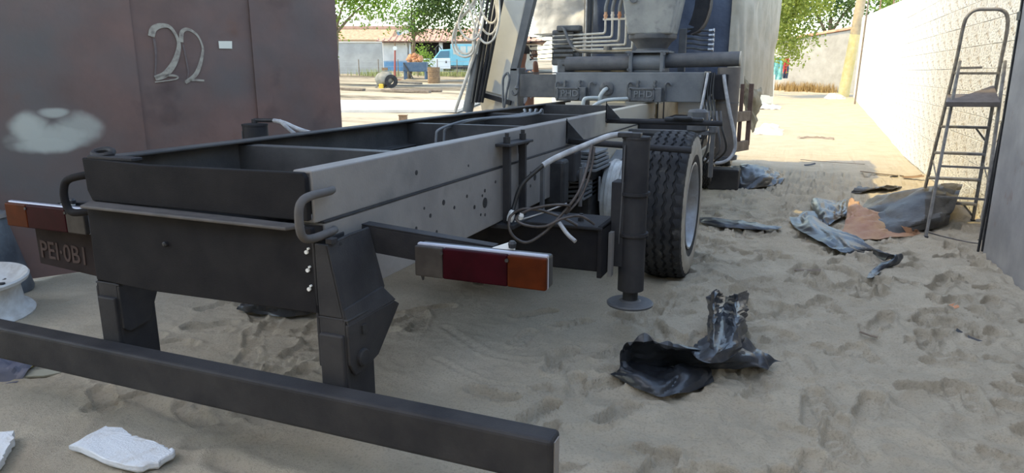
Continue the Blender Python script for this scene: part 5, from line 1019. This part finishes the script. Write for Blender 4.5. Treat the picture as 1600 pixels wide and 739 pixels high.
# wrapped scraps at the left edge below the bumper
sheet('scrap_bundle', [[[(-3.62, 1.83, .0), (-3.50, 1.80, .0), (-3.36, 1.84, .0), (-3.28, 1.90, .0)], [(-3.64, 1.92, .10), (-3.52, 1.89, .12), (-3.38, 1.92, .07), (-3.29, 1.96, .03)], [(-3.66, 2.02, .12), (-3.54, 2.00, .11), (-3.42, 2.02, .08), (-3.33, 2.02, .03)], [(-3.66, 2.12, .02), (-3.55, 2.10, .02), (-3.45, 2.10, .02), (-3.36, 2.06, .01)]]], 'blueplastic', 'crumpled blue grey wrapping scrap below the left end of the bumper', 'scrap', 8, .03, 10, 11)
sheet('scrap_wrap', [[[(-3.44, 2.0, .03), (-3.38, 1.99, .04), (-3.33, 2.01, .02)], [(-3.46, 2.06, .08), (-3.40, 2.05, .09), (-3.34, 2.06, .04)], [(-3.46, 2.12, .02), (-3.40, 2.11, .03), (-3.34, 2.10, .01)]]], 'yellowrag', 'small yellow wrapper beside the blue grey scrap', 'wrapper', 7, .02, 14, 12)
for k, (x, y, a, l) in enumerate(((-3.25, 2.02, .6, 'pale torn cardboard scrap lying next to the yellow wrapper'), (-3.16, 2.14, .5, 'pale flat scrap half under the bumper beyond the yellow wrapper'))):
    Mx = Matrix.Translation((x, y, .012)) @ Matrix.Rotation(a, 4, 'Z') @ Matrix.Rotation(.06, 4, 'X')
    b = MB(); b.prism([Mx @ V(-.07, -.03, 0), Mx @ V(.01, -.038, 0), Mx @ V(.075, -.02, 0), Mx @ V(.07, .03, 0), Mx @ V(0, .036, 0), Mx @ V(-.06, .026, 0)], (0, 0, .008)); o = rebase(b.build('cardboard_scrap', 'kraft')); tag(o, l, 'scrap')
# small litter on the sand
def chip(x, y, sx, sy, a, m, label, cat, up=.02, name='litter'):
    z = hz(x, y); c, s = math.cos(a), math.sin(a); mb = MB(); G_ = []
    for i in range(4):
        row = []
        for j in range(4):
            u = (i / 3 - .5) * sx; v = (j / 3 - .5) * sy; row.append((x + u * c - v * s, y + u * s + v * c, z + .012 + up * ((i / 3) ** 2) + up * .5 * (j % 2)))
        G_.append(row)
    o = rebase(sheet_mesh([G_], 4, .004, 20, .003, 3, ground=-1).build(name, m, smooth=True, auto=30)); tag(o, label, cat)
chip(.97, 4.85, .10, .05, .4, 'clay', 'small reddish scrap on the sand near the gate leaf', 'scrap')
chip(.97, 4.25, .14, .05, 2.7, 'plastic', 'curled black scrap on the sand at the right below the reddish scrap', 'scrap', .04)
chip(-.12, 2.38, .045, .035, .4, 'plastic', 'tiny black crumb of plastic on the sand below the big crumpled sheet', 'scrap', .02)
chip(.45, 4.0, .09, .02, 2.9, 'wood', 'thin dark twig on the sand left of the curled black scrap', 'twig', .01, 'twig')
chip(.22, 11.7, .16, .05, .3, 'plastic', 'small dark scrap in the shadow beyond the heaped black plastic', 'scrap', .03)
chip(.15, 5.35, .20, .03, .15, 'wood', 'dry twig on the sand near the tip of the twisted black strip', 'twig', .01, 'twig')
chip(1.15, 11.0, .55, .05, 2.9, 'wood', 'long dark branch on the sunlit sand near the white wall', 'branch', .02, 'branch')
chip(.55, 12.2, .95, .02, 2.95, 'wood', 'thin stick lying on the sunlit sand in mid yard', 'stick', .01, 'stick')
chip(1.5, 10.7, .25, .09, .2, 'rust', 'brown scrap at the foot of the white wall', 'scrap', .03)
# ================================================================== the yard and houses behind
E1 = V(.9259, .3778, 0); E2 = V(-.3778, .9259, 0)          # yard axes: across and into the distance
def yd(a, b_, z): return E1 * a + E2 * b_ + V(0, 0, z)
def yg(a, b_): p = yd(a, b_, 0); return gz(p.x, p.y)
YM = Matrix(((E1.x, E2.x, 0, 0), (E1.y, E2.y, 0, 0), (0, 0, 1, 0), (0, 0, 0, 1)))
def ybox(mb, a0, a1, b0, b1, z0, z1): return mb.box(a0, a1, b0, b1, z0, z1, YM)
# pale slab in the sun
b = MB(); b.add([yd(-9.5, 20.6, .26), yd(-1.6, 20.6, .29), yd(-1.0, 24.4, .43), yd(-9.5, 24.4, .42), yd(-9.5, 20.6, .34), yd(-1.6, 20.6, .37), yd(-1.0, 24.4, .51), yd(-9.5, 24.4, .50)], [(0, 3, 2, 1), (4, 5, 6, 7), (0, 1, 5, 4), (1, 2, 6, 5), (2, 3, 7, 6), (3, 0, 4, 7)])
o = b.build('trim_1', 'concrete'); struct(o)['label'] = 'pale concrete slab across the sunlit yard'
# grey boundary wall
b = MB(); ybox(b, -15.5, -8.7, 48, 48.2, .8, 3.38); o = struct(b.build('wall_yard', 'greywall')); o['label'] = 'grey rendered boundary wall beyond the yard'
b = MB(); ybox(b, -15.5, -8.7, 47.95, 48.25, 3.36, 3.44); b.build('wall_cap', 'concrete', o)
# house with hipped clay roof, blue dado and porch
HO = empty('house', yd(-5.6, 56, 1.5), 'low house with clay hipped roof and blue painted dado across the yard', 'house')
hb = 54.0; z0 = 1.25; ze = 3.62
b = MB(); ybox(b, -9.65, -7.70, hb, hb + 6, z0, ze); b.build('house_wall', 'housewhite', HO)
b = MB(); ybox(b, -9.66, -7.69, hb - .02, hb + .0, z0, 2.28); b.build('blue_dado', 'houseblue', HO)
b = MB(); ybox(b, -7.70, 2.0, hb + 2.5, hb + 6, z0, ze); b.build('house_wall', 'housewhite', HO)
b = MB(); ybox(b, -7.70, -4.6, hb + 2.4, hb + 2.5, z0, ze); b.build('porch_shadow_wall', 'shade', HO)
b = MB(); ybox(b, -4.3, -2.9, hb + .2, hb + .3, z0 + 1.0, ze); b.build('house_wall', 'housewhite', HO)
b = MB(); ybox(b, -3.6, -2.6, hb + .12, hb + .2, 2.45, 3.35); w1 = b.build('window', 'panelwhite', HO)
for k in range(4): b = MB(); ybox(b, -3.55 + k * .24, -3.37 + k * .24, hb + .10, hb + .13, 2.5, 3.3); b.build('pane', 'glass', w1)
for a in (-5.35, -7.75): b = MB(); ybox(b, a - .14, a + .14, hb, hb + .28, z0, ze); b.build('porch_column', 'carwhite', HO, bevel=.02)
b = MB(); ybox(b, -10.1, 2.4, hb - .5, hb - .4, ze - .02, ze + .10); b.build('eaves_board', 'brownframe', HO)
b = MB(); b.add([yd(-10.2, hb - .6, ze + .08), yd(2.6, hb - .6, ze + .08), yd(2.6, hb + 7, ze + .08), yd(-10.2, hb + 7, ze + .08), yd(-6.6, hb + 3.2, ze + 1.2), yd(-1.0, hb + 3.2, ze + 1.2)], [(0, 1, 5, 4), (1, 2, 5), (2, 3, 4, 5), (3, 0, 4), (0, 3, 2, 1)]); rf = b.build('roof', 'rooftile', HO)
for k in range(30):
    a = -10.0 + k * .42
    f = min(1, max(.15, (a + 10.2) / 3.6 if a < -6.6 else (1 if a < -1 else (2.6 - a) / 3.6)))
    b = MB(); b.tube([yd(a, hb - .6, ze + .10), yd(a + (0 if -6.6 < a < -1 else 0), hb - .6 + 3.8 * f, ze + .10 + 1.12 * f)], .07, 6); b.build('tile_row', 'rooftile', rf)
# lower clay roof behind the grey wall and a pale building
NB = empty('neighbour_house', yd(-12, 62, 1.6), 'pale neighbouring house with an orange clay roof behind the grey wall', 'house')
b = MB(); ybox(b, -18, -10.9, 63, 67, 1.3, 4.3); b.build('house_wall', 'palebuild', NB)
b = MB(); b.add([yd(-18.5, 62.3, 4.2), yd(-10.5, 62.3, 4.2), yd(-10.5, 65, 5.2), yd(-18.5, 65, 5.2), yd(-10.5, 67.7, 4.2), yd(-18.5, 67.7, 4.2)], [(0, 1, 2, 3), (3, 2, 4, 5), (0, 3, 5), (1, 4, 2)]); b.build('roof', 'tile', NB)
PB = empty('pale_building', yd(-14.5, 76, 1.8), 'tall white building glimpsed beneath the trees on the left', 'building')
b = MB(); ybox(b, -20, -11, 76, 82, 1.5, 7.2); b.build('building_wall', 'palebuild', PB)
b = MB(); ybox(b, -20.3, -10.7, 75.7, 76.0, 5.9, 6.15); b.build('balcony_slab', 'rooftile', PB)
for k in range(4): b = MB(); ybox(b, -19 + k * 2.1, -18 + k * 2.1, 75.93, 76.0, 4.4, 5.6); b.build('window', 'glass', PB)
# pickup
PU = empty('pickup_truck', yd(-4.6, 50, 1.33), 'pale blue and white pickup truck parked before the house', 'pickup')
zg = 1.36; s_ = 50.0
def yprism(poly, b0, b1): m_ = MB(); n = len(poly); return m_.prism([yd(a, b0, z) for a, z in poly], E2 * (b1 - b0))
yprism([(-6.75, zg + .45), (-6.70, zg + .85), (-6.3, zg + 1.0), (-5.55, zg + 1.02), (-5.55, zg + .35), (-6.2, zg + .35)], s_, s_ + 1.7).build('bonnet', 'carwhite', PU, bevel=.05)
yprism([(-5.55, zg + .32), (-5.55, zg + 1.02), (-4.85, zg + 1.05), (-4.3, zg + 1.05), (-4.3, zg + .32)], s_, s_ + 1.7).build('door', 'carwhite', PU, bevel=.03)
yprism([(-5.50, zg + 1.02), (-5.0, zg + 1.62), (-4.25, zg + 1.66), (-4.25, zg + 1.02)], s_ + .1, s_ + 1.6).build('cab', 'carblue', PU, bevel=.05)
yprism([(-5.32, zg + 1.08), (-4.98, zg + 1.52), (-4.40, zg + 1.54), (-4.40, zg + 1.08)], s_ + .06, s_ + .1).build('window', 'glass', PU)
yprism([(-4.28, zg + .55), (-4.28, zg + 2.0), (-2.6, zg + 2.0), (-2.6, zg + .55)], s_ - .05, s_ + 1.75).build('cargo_box', 'carblue', PU, bevel=.03)
for k in range(3): yprism([(-4.1 + k * .5, zg + 1.3), (-4.1 + k * .5, zg + 1.85), (-3.7 + k * .5, zg + 1.85), (-3.7 + k * .5, zg + 1.3)], s_ - .07, s_ - .04).build('box_panel', 'panelwhite', PU)
yprism([(-4.3, zg + .3), (-4.3, zg + .5), (-2.6, zg + .5), (-2.6, zg + .3)], s_ + .1, s_ + 1.6).build('underframe', 'shade', PU)
for a in (-5.95, -3.2):
    b = MB(); b.lathe([(0, .20), (0, .33), (.22, .33), (.22, .20)], yd(a, s_ - .02, zg + .30), E2, 20); wv = b.build('wheel', 'rubber', PU, smooth=True, auto=40)
    b = MB(); b.lathe([(.02, 0), (.02, .20), (.05, .21)], yd(a, s_ - .02, zg + .30), E2, 16); b.build('wheel_disc', 'rimgrey', wv)
b = MB(); b.box(-.05, .05, 0, .02, 0, .14, Matrix.Translation(yd(-4.6, s_ - .02, zg + .72)) @ YM.to_3x3().to_4x4()); b.build('door_handle', 'black', PU)
b = MB(); b.tube([yd(-5.3, s_ + .3, zg + 1.1), yd(-5.35, s_ + .3, zg + 1.75), yd(-5.15, s_ + .3, zg + 1.95), yd(-4.9, s_ + .3, zg + 1.6)], .04, 6); b.build('mirror_arm', 'black', PU)
# blue trough with a pile of red clay, on legs
TR = empty('trough_table', yd(-5.8, 43, 1.08), 'dark blue metal trough on legs standing in the yard', 'trough'); z = 1.08
b = MB(); ybox(b, -6.5, -5.1, 42.6, 43.4, z + .40, z + .95); b.build('trough_body', 'troughblue', TR, bevel=.03)
for a in (-6.42, -5.18):
    for bb in (42.65, 43.35): b = MB(); ybox(b, a - .05, a + .05, bb - .05, bb + .05, z - .1, z + .5); b.build('leg', 'troughblue', TR)
b = MB(); b.bar(yd(-6.45, 42.6, z + .9), yd(-5.9, 42.4, z + .02), .06, .06); b.build('brace', 'shade', TR)
rs2 = random.Random(9)
for k in range(26):
    a = rs2.uniform(-6.25, -5.45); bb = rs2.uniform(42.7, 43.3); h = (1 - abs(a + 5.85) / .62) * .62; zz = z + .97 + rs2.uniform(0, max(.05, h)); rr = rs2.uniform(.09, .17)
    b = MB(); b.lathe([(-rr, .02), (-rr * .6, rr * .85), (0, rr), (rr * .7, rr * .75), (rr, .02)], yd(a, bb, zz), (rs2.uniform(-1, 1), rs2.uniform(-1, 1), rs2.uniform(.2, 1)), 7)
    o = rebase(b.build('clay_lump', 'clay')); tag(o, 'red orange clay lump in the pile on the blue trough', 'lump', 'clay lumps on the blue trough')
# rusty drum
b = MB(); b.lathe([(0, .33), (.02, .34), (.25, .335), (.27, .35), (.29, .335), (.60, .335), (.62, .35), (.64, .335), (.85, .34), (.85, .31), (.70, .31), (.70, 0)], yd(-4.28, 39, .86), (0, 0, 1), 24); o = rebase(b.build('oil_drum', 'rust', smooth=True, auto=35)); tag(o, 'rusty open oil drum right of the blue trough', 'drum')
# red stand
RS = empty('pump_stand', yd(-6.87, 42.2, 1.05), 'thin red post with a round white head beside the blue trough', 'stand')
b = MB(); b.cyl(yd(-6.95, 42.2, .95), yd(-6.87, 42.2, 2.75), .07, .05, n=10); b.build('post', 'red', RS, smooth=True)
b = MB(); b.lathe([(-.05, 0), (-.05, .12), (.05, .12), (.05, 0)], yd(-6.87, 42.2, 2.82), E2, 16); b.build('dial', 'carwhite', RS, smooth=True, auto=40)
b = MB(); b.cyl(yd(-6.87, 42.2, 2.9), yd(-6.85, 42.2, 3.15), .03, n=8); b.build('spike', 'rust', RS)
b = MB(); b.bar(yd(-7.1, 42.1, 1.02), yd(-6.6, 42.3, 1.0), .2, .08); b.build('foot', 'red', RS)
# small concrete mixer
MX = empty('cement_mixer', yd(-5.85, 33, .72), 'grey cement mixer with a single black wheel in the yard', 'mixer'); z = .70
b = MB(); b.lathe([(0, .02), (.03, .22), (.2, .34), (.5, .36), (.75, .25), (.8, .18)], yd(-6.3, 33, z + .28), E1 * .9 + V(0, 0, .35), 20); b.build('drum', 'mixer', MX, smooth=True)
b = MB(); b.lathe([(-.08, .14), (-.08, .30), (.08, .30), (.08, .14)], yd(-5.58, 32.8, z + .34), E1 * .4 - E2, 20, closed=True); b.build('wheel', 'rubber', MX, smooth=True, auto=40)
b = MB(); b.bar(yd(-6.3, 32.8, z), yd(-6.1, 32.8, z + .4), .08, .08); b.bar(yd(-5.8, 32.9, z), yd(-5.8, 32.9, z + .5), .07, .07); b.build('frame', 'mixer', MX)
b = MB(); ybox(b, -6.1, -5.9, 32.5, 32.7, z, z + .22); b.build('motor_cover', 'yellow', MX, bevel=.03)
b = MB(); ybox(b, -6.0, -5.75, 32.9, 33.1, z + .82, z + .95); b.build('funnel', 'rust', MX)
for k, (a0, b0, a1, b1, l) in enumerate(((-5.5, 30.0, -3.4, 29.4, 'long weathered plank lying in front of the cement mixer'), (-5.2, 30.5, -3.0, 30.2, 'weathered plank lying behind the long plank in the yard'), (-7.5, 31, -6.4, 30.7, 'short dark plank on the ground left of the cement mixer'), (-5.9, 36.5, -4.6, 36.0, 'dark plank on the ground beneath the blue trough'))):
    b = MB(); b.bar(yd(a0, b0, yg(a0, b0) + .07), yd(a1, b1, yg(a1, b1) + .05), .28, .09); o = rebase(b.build('plank', 'wood', bevel=.01)); tag(o, l, 'plank')
b = MB(); ybox(b, -2.95, -2.75, 18.3, 18.5, .15, .33); ybox(b, -2.97, -2.73, 18.28, 18.52, .33, .35); o = rebase(b.build('brick_post', 'rust', bevel=.01)); tag(o, 'short brown post stump in front of the pale slab', 'post')
# wire fence posts beyond the yard
FN = empty('wire_fence', yd(-4, 45, 1.15), 'thin wire fence with slim posts in front of the house', 'fence')
for k in range(9):
    a = -11 + k * 1.25; b = MB(); b.cyl(yd(a, 45.5, 1.0), yd(a, 45.5, 2.25), .03, n=6); b.build('post', 'wood', FN)
for zz in (1.5, 1.8, 2.1): b = MB(); b.cyl(yd(-11, 45.5, zz), yd(-1, 45.5, zz), .012, n=4); b.build('wire', 'hose_grey', FN)
# ---- right side of the yard
# leaning pole, half painted yellow
PO = empty('utility_pole', (1.45, 28.6, .55), 'leaning round pole with a yellow lower half at the end of the white wall', 'pole')
b = MB(); b.cyl((1.42, 28.6, .40), (1.60, 28.6, 2.75), .20, .17, n=18); b.build('painted_base', 'pole', PO, smooth=True)
b = MB(); b.cyl((1.60, 28.6, 2.75), (1.78, 28.6, 5.5), .17, .15, n=18); b.build('pole_top', 'polewood', PO, smooth=True)
for (x, l) in ((1.66, 'thin grey pipe standing against the end of the white wall'), ):
    b = MB(); b.cyl((1.62, 25.2, .3), (1.70, 25.2, 4.4), .025, n=8); o = rebase(b.build('pipe', 'wood', smooth=True)); tag(o, l, 'pipe')
for k, y in enumerate((16.5, 19.5, 23.0)):
    b = MB(); b.cyl((1.85, y, 2.6), (1.86, y, 3.9), .02, n=6); o = rebase(b.build('wire_post', 'rust', smooth=True)); tag(o, ('nearest thin wire post on top of the white wall', 'middle thin wire post on top of the white wall', 'farthest thin wire post on top of the white wall')[k], 'post', 'wire posts on the white wall')
# clothes, white panel
CL = empty('clothes_line', (-.9, 30.3, .9), 'clothes hanging on a line beyond the cream cab cover', 'laundry')
b = MB(); b.cyl((-1.7, 30.3, 2.02), (-.35, 30.25, 2.0), .012, n=6); b.build('line', 'hose_grey', CL)
def cloth(x0, x1, m, zl, sd):
    G_ = [[(x0 + (x1 - x0) * i / 5, 30.3 + .04 * math.sin(i * 2.2 + j), 2.0 - zl * j / 4) for i in range(6)] for j in range(5)]
    sheet_mesh([G_], 5, .03, 6, .006, sd, ground=-1).build('hanging_cloth', m, CL, smooth=True)
cloth(-1.3, -1.12, 'clothdark', .9, 1); cloth(-1.12, -.76, 'teal', .85, 2); cloth(-.74, -.55, 'redcloth', .62, 3); cloth(-.74, -.55, 'clothdark', .8, 4)
b = MB(); b.box(-1.24, -.86, 24.6, 24.66, .42, 1.32); wp = rebase(b.build('enamel_panel', 'panelwhite', bevel=.02)); tag(wp, 'white enamel panel standing on the sand beside the wrapped cab', 'panel')
b = MB(); b.box(-.87, -.83, 24.56, 24.7, .40, 1.36); b.build('panel_edge', 'concrete', wp)
rs3 = random.Random(21)
def rubble(cx, cy, rx, ry, h, m, label, sd):
    G_ = []
    for i in range(6):
        row = []
        for j in range(7):
            u, v = i / 2.5 - 1, j / 3 - 1; x, y = cx + u * rx, cy + v * ry; q = max(0, 1 - u * u) * max(0, 1 - v * v); row.append((x, y, gz(x, y) - .03 + h * q * rs3.uniform(.7, 1.2)))
        G_.append(row)
    o = rebase(sheet_mesh([G_], 5, .06, 5, .02, sd, ground=-1).build('debris_heap', m, smooth=True, auto=30)); tag(o, label, 'debris'); return o
rubble(-.62, 16.6, .32, .5, .20, 'concrete', 'low heap of pale rubble on the sunlit sand beside the cab', 1)
rubble(1.15, 27.6, .35, .4, .22, 'tarpgrey2', 'grey rags piled at the foot of the yellow pole', 2)
rubble(-.95, 23.2, .4, .5, .12, 'concrete', 'scattered pale debris in front of the white enamel panel', 3)
rubble(.35, 15.8, .35, .15, .05, 'wood', 'patch of dry twigs on the sunlit sand', 4)
# leaves, weeds and trees
def foliage(name, blobs, n, size, m, par, seed=1, droop=.3):
    r_ = np.random.default_rng(seed); cents = []; wts = np.array([bl[3] * bl[4] * bl[5] for bl in blobs]); wts = wts / wts.sum()
    vs = []; fs = []
    cnt = (wts * n).astype(int)
    P = []
    for bl, c in zip(blobs, cnt):
        nc = max(6, c // 22)
        d = r_.normal(size=(nc, 3)); d /= np.linalg.norm(d, axis=1)[:, None]; rad = r_.random(nc) ** .35
        cc = np.array(bl[:3]) + d * rad[:, None] * np.array(bl[3:6])
        q = np.repeat(cc, 22, 0)[:max(c, 1)]; q = q + r_.normal(size=q.shape) * size * 1.7; P.append(q)
    P = np.concatenate(P); N = len(P)
    d = r_.normal(size=(N, 3)); d[:, 2] -= droop; d /= np.linalg.norm(d, axis=1)[:, None]
    s = np.cross(d, r_.normal(size=(N, 3))); s /= np.linalg.norm(s, axis=1)[:, None]
    L = size * r_.uniform(.7, 1.3, N)[:, None]; nn = np.cross(d, s)
    A = P; B = P + d * L * .5 + s * L * .30 + nn * L * .06; C_ = P + d * L; D_ = P + d * L * .5 - s * L * .30 + nn * L * .06
    vv = np.stack([A, B, C_, D_], 1).reshape(-1, 3); idx = np.arange(N * 4).reshape(N, 4)
    me = bpy.data.meshes.new(name); me.from_pydata(vv.tolist(), [], np.concatenate([idx[:, [0, 1, 2]], idx[:, [0, 2, 3]]]).tolist()); o = link(name, me, m, par); o['kind'] = 'stuff'
    return o
def tree(base, top, r0, branches, blobs, n, size, m, label, seed):
    tr = empty('tree', base, label, 'tree')
    b = MB(); P = spline([Vector(base) - V(0, 0, .2), Vector(base).lerp(Vector(top), .5) + V(.1, .1, 0), top], 5); b.tube(P, [r0 * (1 - .6 * i / (len(P) - 1)) for i in range(len(P))], 10); b.build('trunk', 'bark', tr, smooth=True)
    for q in branches:
        b = MB(); s = Vector(base).lerp(Vector(top), q[3] if len(q) > 3 else .7); e = Vector(q[:3]); P = spline([s, s.lerp(e, .5) + V(0, 0, .15), e], 4); b.tube(P, [r0 * .45 * (1 - .8 * i / (len(P) - 1)) for i in range(len(P))], 7); b.build('branch', 'bark', tr, smooth=True)
    foliage('leaves', blobs, n, size, m, tr, seed); return tr
def bl(a, b_, z, ra, rb__, rz): p = yd(a, b_, z); return (p.x, p.y, p.z, ra, rb__, rz)
tree(yd(-9.2, 36, yg(-9.2, 36)), yd(-8.6, 35.5, 4.2), .18, [tuple(yd(-6.5, 34.5, 4.9)), tuple(yd(-9.8, 35, 5.4)), tuple(yd(-7.4, 34, 5.6))],
     [bl(-7.9, 35, 5.3, 1.6, 1.4, .95), bl(-6.3, 34.5, 4.8, 1.1, 1.0, .75), bl(-5.5, 34.5, 4.0, .7, .7, .45), bl(-9.4, 35, 4.4, .9, 1.0, .7), bl(-8.9, 35.2, 3.2, .45, .5, .6), bl(-7.5, 35, 4.1, .7, .6, .35), bl(-6.6, 35, 6.3, 2.6, 1.8, .8)], 8200, .17, 'leaf', 'bright green leafy tree overhanging the yard next to the steel gate', 3)
tree(yd(-6.4, 44, yg(-6.4, 44)), yd(-5.6, 41.5, 4.4), .15, [tuple(yd(-4.2, 40.5, 5.0)), tuple(yd(-5.6, 40.5, 5.6)), tuple(yd(-2.9, 40.5, 4.9))],
     [bl(-4.9, 41, 5.0, 1.5, 1.4, 1.3), bl(-3.4, 40.5, 4.7, 1.2, 1.2, 1.1), bl(-5.6, 41, 4.2, .8, .8, .7), bl(-3.0, 40.5, 3.7, .6, .6, .7), bl(-4.1, 41, 6.2, 2.2, 1.6, .9), bl(-1.5, 41, 5.6, 1.5, 1.2, 1.0)], 8200, .17, 'leaf_dark', 'dark green tree standing before the pickup truck', 4)
sh = empty('shrub', yd(-5.5, 47, 1.25), 'small bright shrub growing by the porch of the house', 'shrub'); foliage('leaves', [bl(-5.55, 47, 2.0, .35, .35, .6), bl(-5.9, 47, 2.7, .5, .4, .5)], 500, .14, 'leaf', sh, 8)
b = MB(); b.tube([yd(-6.0, 47, 1.1), yd(-6.15, 47, 1.8), yd(-6.45, 47, 2.4)], .07, 6); b.build('stem', 'bark', sh)
tree((-2.2, 29.4, .6), (-1.9, 28.6, 3.2), .16, [(-.7, 27.8, 3.2), (-.5, 27.6, 2.4), (-.2, 28.0, 3.6)],
     [(-.75, 27.8, 3.2, .55, .6, .9), (-.65, 27.7, 2.3, .5, .5, .55), (-.1, 28.2, 3.9, .8, .7, .6), (-.95, 27.8, 4.0, .8, .8, .6), (-.35, 27.6, 2.0, .25, .3, .25), (.1, 28.4, 2.6, .3, .3, .35)], 5200, .12, 'leaf_dry', 'pale green tree hanging over the end of the yard beside the cream cover', 5)
tree((.9, 38.5, 1.0), (1.0, 38.2, 4.0), .2, [(2.2, 38, 5), (-.3, 38, 5)],
     [(.4, 38, 4.3, 1.7, 1.2, 1.2), (2.3, 37.5, 4.6, 1.6, 1.2, 1.3), (-1.0, 38, 4.6, 1.5, 1.2, 1.2), (3.8, 37, 4.6, 1.2, 1, 1.0)], 5200, .17, 'leaf_dark', 'dark tree crown rising behind the far tiled wall', 6)
tree((4.2, 33.5, .8), (3.9, 33.2, 3.6), .15, [(3.2, 33, 4.4), (4.6, 33, 4.6)], [(3.2, 33, 4.3, .9, .8, .8), (4.2, 33, 4.7, 1.0, .9, .8), (2.6, 32.5, 4.8, .7, .7, .5)], 2200, .13, 'leaf', 'bright green tree crown showing above the white wall', 12)
def weeds(name, pts, hgt, n, m, label, seed):
    r_ = random.Random(seed); mb = MB()
    for k in range(n):
        c = pts[r_.randrange(len(pts))]; x = c[0] + r_.gauss(0, c[2]); y = c[1] + r_.gauss(0, c[3]); z = gz(x, y); h = hgt * r_.uniform(.4, 1.1); a = r_.uniform(0, 6.28); l = r_.uniform(.1, .5) * h
        t = V(x + l * math.cos(a), y + l * math.sin(a), z + h); s = V(-math.sin(a), math.cos(a), 0) * .02
        mb.add([V(x, y, z - .05) + s, V(x, y, z - .05) - s, t], [(0, 1, 2)])
    o = mb.build(name, m); tag(o, label, 'weeds', kind='stuff'); return o
weeds('dry_weeds', [(-.75, 32.25, .3, .08), (.05, 31.6, .3, .08), (.85, 30.95, .3, .08), (.2, 31.45, .4, .08)], .42, 900, 'dryweed', 'dry brown weeds at the foot of the far wall', 4)
p1, p2, p3 = yd(-8.6, 46, 0), yd(-5, 46.5, 0), yd(-3.2, 46.3, 0)
weeds('dry_grass', [(p1.x, p1.y, .9, .4), (p2.x, p2.y, 1.2, .4), (p3.x, p3.y, 1.2, .4)], .5, 1300, 'grass', 'pale dry grass along the wire fence', 5)
